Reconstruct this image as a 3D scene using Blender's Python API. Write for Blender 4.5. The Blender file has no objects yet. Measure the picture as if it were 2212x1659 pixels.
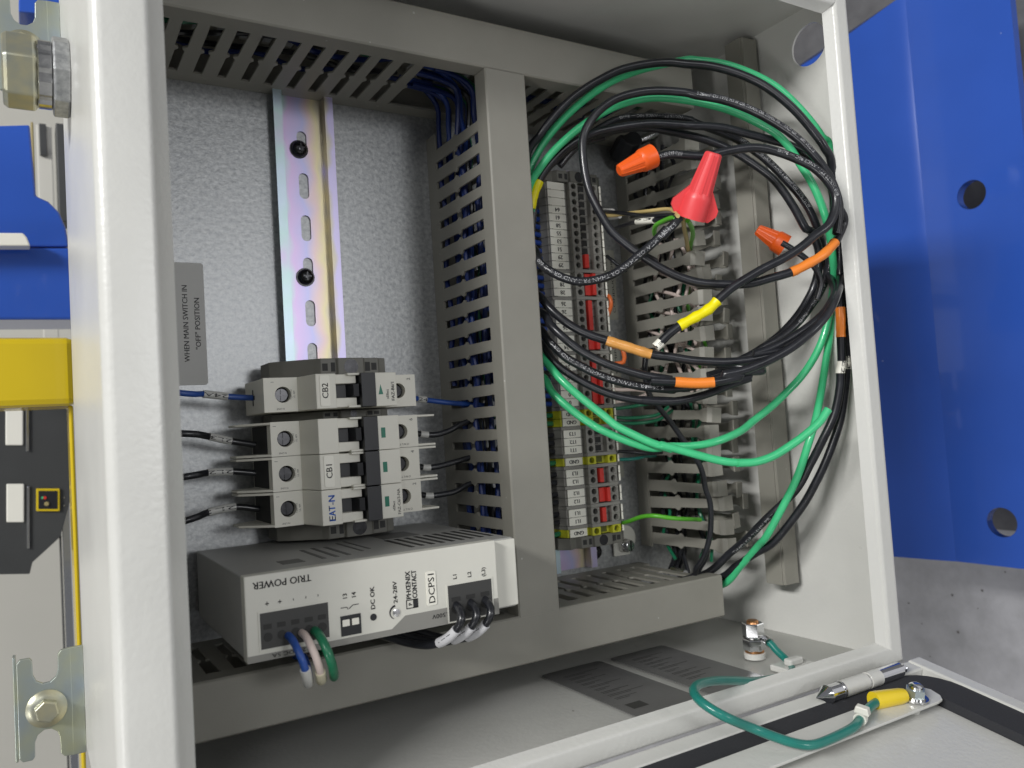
import bpy, bmesh, math, random
import numpy as np
from mathutils import Matrix, Vector
random.seed(7)
# ---------------------------------------------------------------- camera, world, lamps
# Working frame: millimetres. X = down in the real room, Y = to the right wall, Z = out of the cabinet.
MM = 0.001
G = Matrix(((0,1,0,0),(0,0,-1,0),(-1,0,0,0),(0,0,0,1)))        # working frame -> room (room Z is up)
CX, CY, F = 1106.0, 829.5, 1752.4                              # optics of the camera, in a 2212 x 1659 frame
CR = np.array([[0.85731557,-0.06349955,0.51085988],[-0.02879155,-0.99672439,-0.07557475],[0.51398546,0.05008296,-0.85633559]])
CC = np.array([-142.92358,-121.91412,461.17567])
scene = bpy.context.scene
COL = scene.collection
cam = bpy.data.objects.new('camera', bpy.data.cameras.new('camera')); COL.objects.link(cam)
cam.data.sensor_width = 36.0; cam.data.lens = F/2212*36
cam.data.clip_start = 0.01; cam.data.clip_end = 50
rt = Matrix(np.array([CR[0],-CR[1],-CR[2]]).T.tolist()).to_4x4()
cam.matrix_world = G @ (Matrix.Translation(Vector(CC.tolist())*MM) @ rt)
cam.data.dof.use_dof = True; cam.data.dof.focus_distance = 0.43; cam.data.dof.aperture_fstop = 13.0
scene.camera = cam
w = bpy.data.worlds.new('World'); scene.world = w; w.use_nodes = True
w.node_tree.nodes['Background'].inputs[0].default_value = (0.93,0.95,1.0,1)
w.node_tree.nodes['Background'].inputs[1].default_value = 0.165
def lamp(name, direction, dist, target, sx, sy, watt, col=(1,1,1)):
    l = bpy.data.lights.new(name,'AREA'); l.shape='RECTANGLE'; l.size=sx; l.size_y=sy; l.energy=watt; l.color=col
    o = bpy.data.objects.new(name,l); COL.objects.link(o)
    d = Vector(direction).normalized(); t = Vector(target)*MM
    m = d.to_track_quat('Z','Y').to_matrix().to_4x4(); m.translation = t + d*dist
    o.matrix_world = G @ m
lamp('ceiling_and_fill_lamp', (-0.84,0.37,0.40), 3.0, (100,-70,60), 0.28, 1.1, 76, (1.0,0.99,0.975))
lamp('ceiling_and_fill_lamp', (-0.86,-0.42,0.50), 3.4, (100,-70,60), 0.9, 0.12, 17, (1.0,0.99,0.975))
lamp('ceiling_and_fill_lamp', (-0.42,0.30,0.86), 3.2, (100,-70,60), 1.2, 0.5, 9, (0.98,0.99,1.0))  # soft front fill added for gloss on the plate, not a ceiling fixture
lamp('front_fill', (0.19,0.10,0.97), 3.6, (-30,-40,20), 0.6, 0.6, 16, (0.98,0.99,1.0))  # added fill, no real fixture: bright patch for the mounting plate to reflect
scene.view_settings.view_transform='Standard'; scene.view_settings.look='None'
scene.view_settings.exposure = 0.0; scene.view_settings.gamma = 1.0
# ---------------------------------------------------------------- materials
def lin(c): return tuple(((x/12.92) if x<=0.04045 else ((x+0.055)/1.055)**2.4) for x in c)
def srgb(r,g,b): return lin((r/255,g/255,b/255))
MATS = {}
def mat(name, col, rough=0.5, metal=0.0, bump=0, bscale=400, var=0, vscale=60, coat=0, spec=0.5, col2=None, detail=3):
    m = bpy.data.materials.new(name); m.use_nodes = True
    nt = m.node_tree; b = nt.nodes['Principled BSDF']
    b.inputs['Base Color'].default_value = (*col,1); b.inputs['Roughness'].default_value = rough
    b.inputs['Metallic'].default_value = metal; b.inputs['Coat Weight'].default_value = coat
    b.inputs['Specular IOR Level'].default_value = spec
    tc = nt.nodes.new('ShaderNodeTexCoord')
    if var or col2:
        n = nt.nodes.new('ShaderNodeTexNoise'); n.inputs['Scale'].default_value = vscale; n.inputs['Detail'].default_value = detail
        n.inputs['Roughness'].default_value = 0.65
        nt.links.new(tc.outputs['Object'], n.inputs['Vector'])
        r = nt.nodes.new('ShaderNodeValToRGB'); r.color_ramp.elements[0].position=0.34; r.color_ramp.elements[1].position=0.66
        a = col2 if col2 else tuple(min(1,x*(1+var)) for x in col); z = col if col2 else tuple(x*(1-var) for x in col)
        r.color_ramp.elements[0].color=(*z,1); r.color_ramp.elements[1].color=(*a,1)
        nt.links.new(n.outputs['Fac'], r.inputs['Fac']); nt.links.new(r.outputs['Color'], b.inputs['Base Color'])
        rr = nt.nodes.new('ShaderNodeMapRange'); rr.inputs['To Min'].default_value=max(0.02,rough*0.8); rr.inputs['To Max'].default_value=min(1,rough*1.2)
        nt.links.new(n.outputs['Fac'], rr.inputs['Value']); nt.links.new(rr.outputs['Result'], b.inputs['Roughness'])
    if bump:
        n2 = nt.nodes.new('ShaderNodeTexNoise'); n2.inputs['Scale'].default_value=bscale; n2.inputs['Detail'].default_value=2
        nt.links.new(tc.outputs['Object'], n2.inputs['Vector'])
        bp = nt.nodes.new('ShaderNodeBump'); bp.inputs['Strength'].default_value=bump; bp.inputs['Distance'].default_value=0.0004
        nt.links.new(n2.outputs['Fac'], bp.inputs['Height']); nt.links.new(bp.outputs['Normal'], b.inputs['Normal'])
    MATS[name]=m; return m
paint = mat('enclosure_paint', srgb(209,209,204), 0.30, bump=0.36, bscale=420, var=0.03, vscale=14)
def specks(m,scale,thr,col):
    nt=m.node_tree; b=nt.nodes['Principled BSDF']; l=b.inputs['Base Color'].links[0].from_socket
    tc=nt.nodes.new('ShaderNodeTexCoord'); v=nt.nodes.new('ShaderNodeTexVoronoi'); v.inputs['Scale'].default_value=scale; nt.links.new(tc.outputs['Object'],v.inputs['Vector'])
    n=nt.nodes.new('ShaderNodeTexNoise'); n.inputs['Scale'].default_value=scale*1.7; nt.links.new(tc.outputs['Object'],n.inputs['Vector'])
    k=nt.nodes.new('ShaderNodeMath'); k.operation='MULTIPLY'; k.inputs[1].default_value=thr*2; nt.links.new(n.outputs['Fac'],k.inputs[0])
    c=nt.nodes.new('ShaderNodeMath'); c.operation='LESS_THAN'; nt.links.new(v.outputs['Distance'],c.inputs[0]); nt.links.new(k.outputs[0],c.inputs[1])
    x=nt.nodes.new('ShaderNodeMix'); x.data_type='RGBA'; nt.links.new(c.outputs[0],x.inputs[0]); nt.links.new(l,x.inputs[6]); x.inputs[7].default_value=(*col,1)
    nt.links.new(x.outputs[2],b.inputs['Base Color'])
specks(paint,30,0.016,(0.22,0.20,0.18))
duct_m = mat('duct_plastic', srgb(142,140,131), 0.48, bump=0.12, bscale=1500, var=0.04, vscale=25)
zinc = mat('galvanised_sheet', (0.29,0.30,0.31), 0.40, 0.62, bump=0.20, bscale=420, vscale=400, col2=(0.50,0.51,0.51), detail=7)
steel = mat('bright_steel', (0.62,0.62,0.62), 0.18, 1.0, var=0.1, vscale=300)
dark_steel = mat('dark_screw_steel', (0.05,0.05,0.053), 0.25, 0.9, var=0.15, vscale=300)
chrome = mat('chrome', (0.75,0.76,0.78), 0.10, 1.0)
zincy = mat('yellow_zinc', (0.42,0.44,0.38), 0.35, 0.75, vscale=45, col2=(0.62,0.56,0.33), bump=0.1)
zincb = mat('blue_zinc', (0.40,0.47,0.52), 0.33, 0.7, vscale=28, col2=(0.50,0.52,0.36), bump=0.08)
copper = mat('copper', (0.72,0.36,0.16), 0.3, 1.0)
mcb = mat('breaker_plastic', srgb(224,222,210), 0.42, bump=0.08, bscale=1800, var=0.02, vscale=40)
psu_b = mat('supply_case', (0.40,0.40,0.385), 0.5, 0.2, bump=0.06, bscale=1500, var=0.05, vscale=30)
psu_f = mat('supply_front', srgb(216,215,205), 0.45, bump=0.06, bscale=1800, var=0.02, vscale=40)
band = mat('supply_grey_band', srgb(140,139,133), 0.5)
term_m = mat('terminal_grey', srgb(142,140,134), 0.5, bump=0.08, bscale=1800, var=0.04, vscale=80)
brk_m = mat('end_bracket_grey', srgb(112,111,104), 0.5, var=0.05, vscale=80)
gy = mat('earth_terminal_yellow', srgb(196,196,48), 0.42, var=0.06, vscale=80)
blackp = mat('black_plastic', (0.012,0.013,0.016), 0.42, bump=0.1, bscale=1500)
hole_m = mat('socket_dark', (0.02,0.02,0.019), 0.6)
hole_y = mat('earth_socket_dark', (0.11,0.12,0.015), 0.6)
white = mat('label_white', srgb(240,238,226), 0.45)
ink = mat('black_ink', (0.015,0.015,0.018), 0.5)
blue_ink = mat('blue_ink', (0.03,0.13,0.55), 0.5)
wink = mat('white_ink', (0.14,0.14,0.15), 0.5, col2=(0.62,0.63,0.64), vscale=500)
red = mat('red_bridge', (0.66,0.04,0.03), 0.35)
wblk = mat('black_wire', (0.014,0.015,0.019), 0.30, coat=0.12, bump=0.06, bscale=900, var=0.3, vscale=120)
wgrn = mat('green_wire', (0.055,0.52,0.22), 0.3, coat=0.3, bump=0.05, bscale=900, var=0.06, vscale=90)
wdgr = mat('dark_green_wire', (0.008,0.15,0.07), 0.32, coat=0.2)
wteal = mat('teal_wire', (0.012,0.19,0.155), 0.3, coat=0.3, var=0.08, vscale=90)
wddn = mat('deep_navy_wire', (0.008,0.026,0.15), 0.4)
wblu = mat('blue_wire', (0.018,0.075,0.33), 0.35, coat=0.1)
wdbl = mat('navy_wire', (0.018,0.06,0.30), 0.38)
wwht = mat('white_wire', (0.66,0.55,0.50), 0.4)
wgy = mat('green_yellow_wire', (0.10,0.42,0.03), 0.35)
wtan = mat('tan_wire', (0.55,0.42,0.17), 0.4)
worg = mat('orange_wire', (0.72,0.15,0.03), 0.35)
tubing = mat('clear_sleeve', (0.60,0.60,0.57), 0.35)
t_yel = mat('yellow_tape', (0.86,0.76,0.0), 0.36, bump=0.4, bscale=260)
t_org = mat('orange_tape', (0.85,0.24,0.03), 0.36, bump=0.4, bscale=260)
t_tan = mat('tan_tape', (0.70,0.33,0.08), 0.30, coat=0.4, bump=0.4, bscale=260)
nut_o = mat('orange_nut', (0.84,0.115,0.012), 0.38, bump=0.08, bscale=900)
nut_r = mat('red_nut', (0.78,0.065,0.072), 0.36, bump=0.08, bscale=900)
nameplate = mat('nameplate_foil', (0.21,0.21,0.208), 0.4, 0.4, bump=0.1, bscale=400, var=0.06, vscale=40)
sticker = mat('grey_sticker', srgb(172,171,160), 0.5)
gasket = mat('foam_gasket', (0.028,0.029,0.034), 0.85, bump=0.5, bscale=900)
blue = mat('blue_paint', (0.026,0.095,0.47), 0.17, coat=0.5, bump=0.6, bscale=8, var=0.05, vscale=6)
yellow = mat('yellow_paint', (0.68,0.50,0.012), 0.25, coat=0.4, var=0.05, vscale=8)
specks(blue,34,0.022,(0.30,0.38,0.62))
floor_m = mat('concrete', (0.40,0.40,0.42), 0.55, bump=0.3, bscale=160, vscale=16, col2=(0.60,0.60,0.63), detail=14)
wall_m = mat('shop_wall', srgb(208,206,196), 0.6, var=0.03, vscale=2)
dframe = mat('dark_frame', (0.045,0.047,0.047), 0.5, var=0.1, vscale=10)
wood = mat('tan_post', (0.34,0.28,0.12), 0.6, var=0.1, vscale=10)
clearp = mat('nylon_tie', (0.72,0.71,0.64), 0.4)
specks(duct_m,60,0.03,(0.42,0.41,0.38))
specks(floor_m,55,0.07,(0.14,0.13,0.13))
# rail with iridescent zinc passivation: its colour bands are in the plating itself
m = bpy.data.materials.new('iridescent_rail'); m.use_nodes=True; nt=m.node_tree; b=nt.nodes['Principled BSDF']
tc=nt.nodes.new('ShaderNodeTexCoord'); sp=nt.nodes.new('ShaderNodeSeparateXYZ'); nt.links.new(tc.outputs['Object'],sp.inputs[0])
nz=nt.nodes.new('ShaderNodeTexNoise'); nz.inputs['Scale'].default_value=55; nz.inputs['Detail'].default_value=1; nt.links.new(tc.outputs['Object'],nz.inputs['Vector'])
mr=nt.nodes.new('ShaderNodeMapRange'); mr.inputs['From Min'].default_value=-0.0135; mr.inputs['From Max'].default_value=0.0215; nt.links.new(sp.outputs['X'],mr.inputs['Value'])
ad=nt.nodes.new('ShaderNodeMath'); ad.operation='MULTIPLY_ADD'; ad.inputs[1].default_value=0.34; nt.links.new(nz.outputs['Fac'],ad.inputs[0]); nt.links.new(mr.outputs['Result'],ad.inputs[2])
cr=nt.nodes.new('ShaderNodeValToRGB'); nt.links.new(ad.outputs[0],cr.inputs['Fac']); E_=cr.color_ramp.elements
E_[0].position=0.0; E_[0].color=(0.62,0.66,0.90,1); E_[1].position=1.0; E_[1].color=(0.60,0.55,0.80,1)
for p,c in ((0.20,(0.50,0.66,0.66)),(0.32,(0.62,0.48,0.72)),(0.55,(0.50,0.50,0.76)),(0.72,(0.70,0.55,0.55)),(0.83,(0.74,0.66,0.42)),(0.93,(0.58,0.54,0.46))):
    e=E_.new(p); e.color=(*c,1)
nt.links.new(cr.outputs['Color'],b.inputs['Base Color']); b.inputs['Metallic'].default_value=0.75; b.inputs['Roughness'].default_value=0.38
rail_m = m
# ---------------------------------------------------------------- geometry helpers
def V(*a): return np.array(a,float)
def unit(a):
    a=np.asarray(a,float); return a/(np.linalg.norm(a)+1e-12)
def ray(u,v): return CR.T@np.array([(u-CX)/F,(v-CY)/F,1.0])
def at(u,v,z=None,x=None,y=None):
    d=ray(u,v)
    s=(z-CC[2])/d[2] if z is not None else ((x-CC[0])/d[0] if x is not None else (y-CC[1])/d[1])
    return CC+s*d
def pix(P):
    c=CR@(np.asarray(P)-CC); return np.array([CX+F*c[0]/c[2],CY+F*c[1]/c[2]])
class MB:
    def __init__(s): s.v=[]; s.f=[]
    def add(s,vs,fs):
        o=len(s.v); s.v.extend([tuple(map(float,p)) for p in vs]); s.f.extend([tuple(i+o for i in f) for f in fs]); return s
    def box(s,x0,x1,y0,y1,z0,z1):
        return s.add([(x0,y0,z0),(x1,y0,z0),(x1,y1,z0),(x0,y1,z0),(x0,y0,z1),(x1,y0,z1),(x1,y1,z1),(x0,y1,z1)],
          [(0,3,2,1),(4,5,6,7),(0,1,5,4),(1,2,6,5),(2,3,7,6),(3,0,4,7)])
    def hull(s,a,b):   # two matching rings
        n=len(a); fs=[tuple(range(n))[::-1],tuple(range(n,2*n))]+[(i,(i+1)%n,n+(i+1)%n,n+i) for i in range(n)]
        return s.add(list(a)+list(b),fs)
    def prism(s,poly,axis,a,b):   # poly in the two other axes, in order
        def p(t,q):
            if axis=='z': return (q[0],q[1],t)
            if axis=='y': return (q[0],t,q[1])
            return (t,q[0],q[1])
        return s.hull([p(a,q) for q in poly],[p(b,q) for q in poly])
    def rings(s,rs,cap=True):
        n=len(rs[0]); vs=[p for r in rs for p in r]; fs=[]
        for k in range(len(rs)-1):
            for i in range(n): fs.append((k*n+i,k*n+(i+1)%n,(k+1)*n+(i+1)%n,(k+1)*n+i))
        if cap: fs+= [tuple(range(n))[::-1],tuple((len(rs)-1)*n+i for i in range(n))]
        return s.add(vs,fs)
    def lathe(s,o,d,prof,n=20,ph=0,fl=None):   # prof: (distance along d, radius)
        d=unit(d); a=unit(np.cross(d,[0.31,0.9,0.17])); b_=np.cross(d,a); o=np.asarray(o,float)
        rs=[]
        for t,r in prof:
            ring=[]
            for i in range(n):
                th=2*math.pi*i/n+ph; q=r if fl is None else r*fl(th)
                ring.append(o+d*t+(a*math.cos(th)+b_*math.sin(th))*q)
            rs.append(ring)
        return s.rings(rs)
    def tube(s,pts,r,n=12):
        pts=[np.asarray(p,float) for p in pts]; T=[unit(pts[min(i+1,len(pts)-1)]-pts[max(i-1,0)]) for i in range(len(pts))]
        N=unit(np.cross(T[0],[0.2,0.3,0.93])); rs=[]
        for i,p in enumerate(pts):
            N=unit(N-T[i]*(N@T[i])); B=np.cross(T[i],N); rr=r(i/(len(pts)-1)) if callable(r) else r
            rs.append([p+(N*math.cos(2*math.pi*k/n)+B*math.sin(2*math.pi*k/n))*rr for k in range(n)])
        return s.rings(rs)
    def rrect(s,o,u,v,w,h,rad,t):    # rounded plate centred at o, thickness t along u x v
        o=np.asarray(o,float); u=unit(u); v=unit(v); n=np.cross(u,v); ring=[]
        for cx,cy,a0 in ((1,1,0),(-1,1,90),(-1,-1,180),(1,-1,270)):
            for k in range(5):
                a=math.radians(a0+k*22.5); ring.append(o+u*(cx*(w/2-rad)+rad*math.cos(a))+v*(cy*(h/2-rad)+rad*math.sin(a)))
        return s.hull(ring,[p+n*t for p in ring])
    def holed(s,o,u,v,w,h,hole,depth,floor=True):   # rect w x h with a recess; hole: list of (x,y) around the centre, ccw; recess goes along -(u x v)
        o=np.asarray(o,float); u=unit(u); v=unit(v); n=np.cross(u,v); m_=len(hole); out=[]; 
        gx_=sum(p[0] for p in hole)/m_; gy_=sum(p[1] for p in hole)/m_
        for (x,y) in hole:
            dx,dy=x-gx_,y-gy_; k=min(((w/2-gx_ if dx>0 else w/2+gx_)/abs(dx)) if abs(dx)>1e-9 else 1e9,((h/2-gy_ if dy>0 else h/2+gy_)/abs(dy)) if abs(dy)>1e-9 else 1e9); out.append((gx_+dx*k,gy_+dy*k))
        cor=[(w/2,h/2),(-w/2,h/2),(-w/2,-h/2),(w/2,-h/2)]
        for c in cor:
            i=min(range(m_),key=lambda j:(out[j][0]-c[0])**2+(out[j][1]-c[1])**2); out[i]=c
        P=lambda q,d=0:o+u*q[0]+v*q[1]-n*d
        vs=[P(q) for q in out]+[P(q) for q in hole]+[P(q,depth) for q in hole]
        fs=[(i,(i+1)%m_,m_+(i+1)%m_,m_+i) for i in range(m_)]+[(m_+i,m_+(i+1)%m_,2*m_+(i+1)%m_,2*m_+i) for i in range(m_)]
        if floor: fs.append(tuple(2*m_+i for i in range(m_)))
        return s.add(vs,fs)
def collar(mb,x0,x1,y0,y1,z0,z1,cx,cy,r,n=28,sx=1,sy=1):
    xm,ym=(x0+x1)/2,(y0+y1)/2
    hole=[(cx-xm+r*sx*math.cos(2*math.pi*i/n+0.01),cy-ym+r*sy*math.sin(2*math.pi*i/n+0.01)) for i in range(n)]
    mb.holed((xm,ym,z1),(1,0,0),(0,1,0),x1-x0,y1-y0,hole,z1-z0,False)
    for a,b in (((x0,y0),(x1,y0)),((x1,y0),(x1,y1)),((x1,y1),(x0,y1)),((x0,y1),(x0,y0))):
        mb.add([(*a,z0),(*b,z0),(*b,z1),(*a,z1)],[(0,1,2,3)])
def circ(r,n=16,sx=1,sy=1,ox=0,oy=0): return [(ox+r*sx*math.cos(2*math.pi*i/n+0.01),oy+r*sy*math.sin(2*math.pi*i/n+0.01)) for i in range(n)]
def obround(L,W,n=24):   # long along v
    out=[]
    for sg,a0 in ((1,0),(-1,180)):
        for i in range(n//2+1):
            a=math.radians(a0+i*180/(n//2)); out.append((math.cos(a)*W/2, math.sin(a)*W/2+(L-W)/2*sg))
    return out
def mesh(name,mb,mtl,smooth=False,base=(0,0,0),bevel=0,seg=2,angle=40):
    me=bpy.data.meshes.new(name); b0=np.asarray(base,float)
    if mb.v:
        arr=(np.array(mb.v)-b0)*MM
        me.from_pydata(arr.tolist(),[],mb.f)
    me.materials.append(mtl)
    bm=bmesh.new(); bm.from_mesh(me)
    bmesh.ops.recalc_face_normals(bm,faces=bm.faces)
    if bevel:
        ed=[e for e in bm.edges if len(e.link_faces)==2 and e.calc_face_angle(0)>math.radians(angle)]
        bmesh.ops.bevel(bm,geom=ed,offset=bevel*MM,segments=seg,affect='EDGES',profile=0.5,clamp_overlap=True)
    if smooth:
        for f in bm.faces: f.smooth=True
        for e in bm.edges:
            if len(e.link_faces)==2 and e.calc_face_angle(0)>math.radians(38): e.smooth=False
    bm.to_mesh(me); bm.free(); return me
class Thing:
    def __init__(s,name,label,cat,base=(0,0,0),group=None):
        o=bpy.data.objects.new(name,None); COL.objects.link(o); o.empty_display_size=0.01
        s.base=np.asarray(base,float); o.location=Vector(s.base.tolist())*MM; s.o=o
        o['label']=label; o['category']=cat
        if group: o['group']=group
    def part(s,name,mb,mtl,parent=None,label=None,smooth=False,bevel=0,seg=2,stuff=False):
        o=bpy.data.objects.new(name,mesh(name,mb,mtl,smooth,s.base,bevel,seg)); COL.objects.link(o)
        o.parent=parent if parent is not None else s.o
        if label: o['label']=label
        if stuff: o['kind']='stuff'
        return o
def single(name,mb,mtl,label,cat,smooth=False,bevel=0,group=None,kind=None,base=(0,0,0)):
    o=bpy.data.objects.new(name,mesh(name,mb,mtl,smooth,base,bevel)); COL.objects.link(o); o.location=Vector(base)*MM
    if kind: o['kind']=kind
    if label: o['label']=label
    if cat: o['category']=cat
    if group: o['group']=group
    return o
# lettering -> flat mesh
_tc={}
def glyphs(t):
    if t in _tc: return _tc[t]
    cu=bpy.data.curves.new('t','FONT'); cu.body=t; cu.size=1.0; cu.resolution_u=2
    ob=bpy.data.objects.new('t',cu); COL.objects.link(ob); bpy.context.view_layer.update()
    me=bpy.data.meshes.new_from_object(ob.evaluated_get(bpy.context.evaluated_depsgraph_get()))
    vs=[(v.co.x,v.co.y) for v in me.vertices]; fs=[tuple(p.vertices) for p in me.polygons]
    bpy.data.objects.remove(ob); bpy.data.curves.remove(cu); bpy.data.meshes.remove(me)
    _tc[t]=(vs,fs); return _tc[t]
def text(mb,t,o,u,v,h,width=None,bold=0):
    vs,fs=glyphs(t)
    if not vs: return mb
    xs=[p[0] for p in vs]; ys=[p[1] for p in vs]; cx=(min(xs)+max(xs))/2; cap=0.70
    k=h/cap; kx=k if width is None else width/(max(xs)-min(xs))
    u=unit(u); v=unit(v); o=np.asarray(o,float)
    mb.add([o+u*((x-cx)*kx)+v*((y-cap/2)*k) for x,y in vs],fs)
    if bold:
        n=np.cross(u,v)
        for d in (bold,-bold): mb.add([o+n*0.01+u*((x-cx)*kx+d)+v*((y-cap/2)*k) for x,y in vs],fs)
    return mb
UP=(V(0,1,0),V(-1,0,0)); FLIP=(V(-1,0,0),V(0,-1,0))      # reading upwards / upside down in this frame
# picture-zoom regions used to take positions from: origin and scale in the 4032-wide photograph
REG=dict(A=(2000,150,2.37),B=(2600,150,2.074),C=(2050,600,2.765),D=(2050,1100,2.765),E=(2450,800,2.37),F=(2800,800,2.37),
 G=(2450,1400,2.765),H=(2900,1400,2.765),K=(2450,1900,2.765),L=(2100,1650,2.765),J=(3232,2224,2.074),R7=(2600,2324,2.37),R8=(2100,2324,2.37),
 M=(1180,1400,2.074),N=(680,1350,2.765),Q4=(750,2050,2.37),Q5=(1350,2000,2.212),T1=(2080,640,4.1475),S=(1,0,1.0),U=(0,0,0.5486))
def px(r,x,y):
    if r=='U': return (x,y)
    ox,oy,sc=REG[r]; return ((ox+x/sc)*0.5486,(oy+y/sc)*0.5486)
# ---------------------------------------------------------------- the room
s=MB(); s.box(720,750,-3500,3500,-1800,2500); single('floor',s,floor_m,None,None,kind='structure')
s=MB(); s.box(-2600,718,-3500,3500,-1830,-1802); wl=single('wall',s,wall_m,None,None,kind='structure')
def wpart(name,mb,m_):
    o=bpy.data.objects.new(name,mesh(name,mb,m_)); COL.objects.link(o); o.parent=wl
for i,(xa,xb,ya,yb,q) in enumerate(((-2560,-1750,-900,-350,0),(-2560,-2050,-250,300,1),(-2000,-1450,-200,260,0),(-2560,-1500,420,980,1),(-1650,-1000,-1000,-380,1),(-1400,-900,-300,200,0),(-1500,-900,320,900,0),(-2560,-900,-1150,-1080,0),(-2560,-900,310,370,0))):
    s=MB(); s.box(xa,xb,ya,yb,-1801,-1780); wpart('reflection_panel',s,MATS['dark_frame'] if q==0 else MATS['label_white'])  # added panels, mostly out of view, for the blue plate to reflect
# ---------------------------------------------------------------- enclosure
enc=Thing('electrical_enclosure','open light grey steel control cabinet with hinged door, filling the photo','control cabinet',(282,-70,-25))
XL,XR,YT,YB,ZF,ZB=-121.5,284.0,128.5,-271.5,167.0,-26.0
s=MB(); s.box(XL,XR,YB,YT,ZB,ZB+1.5); enc.part('back_panel',s,paint)
KB=0.64; RW_=18.3/20.5
def wallstrip(a,b,inn,name,ka=1,kb=1,ki=1,c0=14.6,e0=20.5,dz=5.5):
    # folded sheet: side wall, rounded front corner, rim face, short return lip. a,b: end points of the outer line; inn: inward unit vector
    a=V(*a,0); b=V(*b,0); inn=V(*inn,0)
    prof=[(0,ZB)]
    for k in range(7):
        t=math.radians(k*15); prof.append((4-4*math.cos(t),ZF-4+4*math.sin(t)))
    for k in range(6):
        t=math.radians(k*14); prof.append((c0+2.6*math.sin(t),ZF-2.6+2.6*math.cos(t)))
    prof.append((e0,ZF-dz))
    th=1.5
    inner=[(e0-1.4,ZF-dz),(c0+1.0,ZF-3.2),(c0-0.4,ZF-th),(4,ZF-th),(th,ZF-4),(th,ZB)]
    poly=prof+inner; d=unit(b-a)
    def end(p,o,z,sg,k):  # mitre the rim at the corners
        return p+inn*(o*ki)+d*(o*sg*k)+V(0,0,z)
    A=[end(a,o,z,1,ka) for o,z in poly]; B=[end(b,o,z,-1,kb) for o,z in poly]
    s=MB(); s.hull(A,B); return enc.part(name,s,paint,smooth=True)
wallstrip((XL,YB),(XL,YT),(1,0),'side_wall',ka=KB,c0=16.6,e0=24.5,dz=7.5); wallstrip((XL,YT),(XR,YT),(0,-1),'side_wall',kb=RW_)
wallstrip((XR,YB),(XL,YB),(0,1),'side_wall',ki=KB,ka=RW_)
# right (bottom) wall carries a knock-out hole: built from a holed sheet plus its rim
prof=[]
s=MB()
for k in range(7):
    t=math.radians(k*15); prof.append((4-4*math.cos(t),ZF-4+4*math.sin(t)))
for k in range(6):
    t=math.radians(k*14); prof.append((11.2+2.6*math.sin(t),ZF-2.6+2.6*math.cos(t)))
prof+= [(18.3,ZF-5.5),(16.9,ZF-5.5),(12.2,ZF-3.2),(10.8,ZF-1.5),(4,ZF-1.5),(1.5,ZF-4)]
s.hull([(XR-o,YT-o/RW_,z) for o,z in prof],[(XR-o,YB+o*KB/RW_,z) for o,z in prof])
hy,hz,hr=103.0,138.0,13.0
zt=ZF-4
for x,sg in ((XR,1),(XR-1.5,-1)):
    u=V(0,1,0); v=V(0,0,1)*1.0
    s.holed((x,hy,hz),u if sg>0 else -u,v,40,2*(zt-hz),circ(hr,32),1.5 if sg>0 else 0.01,False)
    s.add([(x,YB,ZB),(x,YT,ZB),(x,YT,hz-(zt-hz)),(x,YB,hz-(zt-hz))],[(0,1,2,3)])
    s.add([(x,YB,hz-(zt-hz)),(x,hy-20,hz-(zt-hz)),(x,hy-20,zt),(x,YB,zt)],[(0,1,2,3)])
    s.add([(x,hy+20,hz-(zt-hz)),(x,YT,hz-(zt-hz)),(x,YT,zt),(x,hy+20,zt)],[(0,1,2,3)])
enc.part('side_wall',s,paint,smooth=False,label='end wall with a round knock-out hole')
s=MB(); s.prism([(-112,-262),(270,-262),(270,119),(-112,119)],'z',-3,0); enc.part('mounting_plate',s,zinc,bevel=0.5)
# hinge on the lower rim
hb=V(0,-267.6,180.0)
h=MB(); h.lathe((209,*hb[1:]),(1,0,0),[(0,4.3),(20,4.3)],20); h.lathe((231,*hb[1:]),(1,0,0),[(0,4.3),(9,4.3)],20); hk=enc.part('hinge',h,paint,smooth=True)
h=MB(); h.lathe((191,*hb[1:]),(1,0,0),[(0,0.2),(4,2.2),(7.5,4.0),(8.2,4.6),(9,4.6),(9.2,4.2),(18,4.2)],24); enc.part('hinge_pin',h,chrome,hk,smooth=True)
h=MB(); h.lathe((240,*hb[1:]),(1,0,0),[(0,4.1),(18,4.1),(18.2,1.6),(21,1.8),(22.5,2.4),(24,1.4)],24); enc.part('hinge_pin',h,chrome,hk,smooth=True)
h=MB(); h.lathe((229,*hb[1:]),(1,0,0),[(0,3.7),(2,3.7)],20); h.lathe((208.6,*hb[1:]),(1,0,0),[(0,4.7),(1.0,4.7)],20); enc.part('hinge_ring',h,steel,hk,smooth=True)
# open door: local frame at the hinge
DO=V(0,-270,173); DA=unit((0,-0.20,1)); DN=unit((0,1,0.20)); DX=V(1,0,0)
def dp(X,a,h): return DO+DX*X+DA*a+DN*h
def dbox(mb,x0,x1,a0,a1,h0,h1):
    return mb.hull([dp(x0,a0,h0),dp(x1,a0,h0),dp(x1,a1,h0),dp(x0,a1,h0)],[dp(x0,a0,h1),dp(x1,a0,h1),dp(x1,a1,h1),dp(x0,a1,h1)])
def datp(u,v,hh):  # pixel -> (X,a) on the door plane at height hh
    d=ray(u,v); p0=DO+DN*hh; t=((p0-CC)@DN)/(d@DN); P=CC+d*t; return P[0],(P-DO)@DA
s=MB(); dbox(s,-121,290,0,400,-8.4,-7); door=enc.part('door',s,paint)
s=MB(); dbox(s,279.6,290,-2,400,-7,1.2); dbox(s,-121,279.6,-2,7.4,-7,0.6); enc.part('door_edge',s,paint,door,bevel=1.0)
s=MB(); dbox(s,-118,257,19.4,400,-7,-4.6); enc.part('door_inner_sheet',s,paint,door,bevel=0.4)
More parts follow.
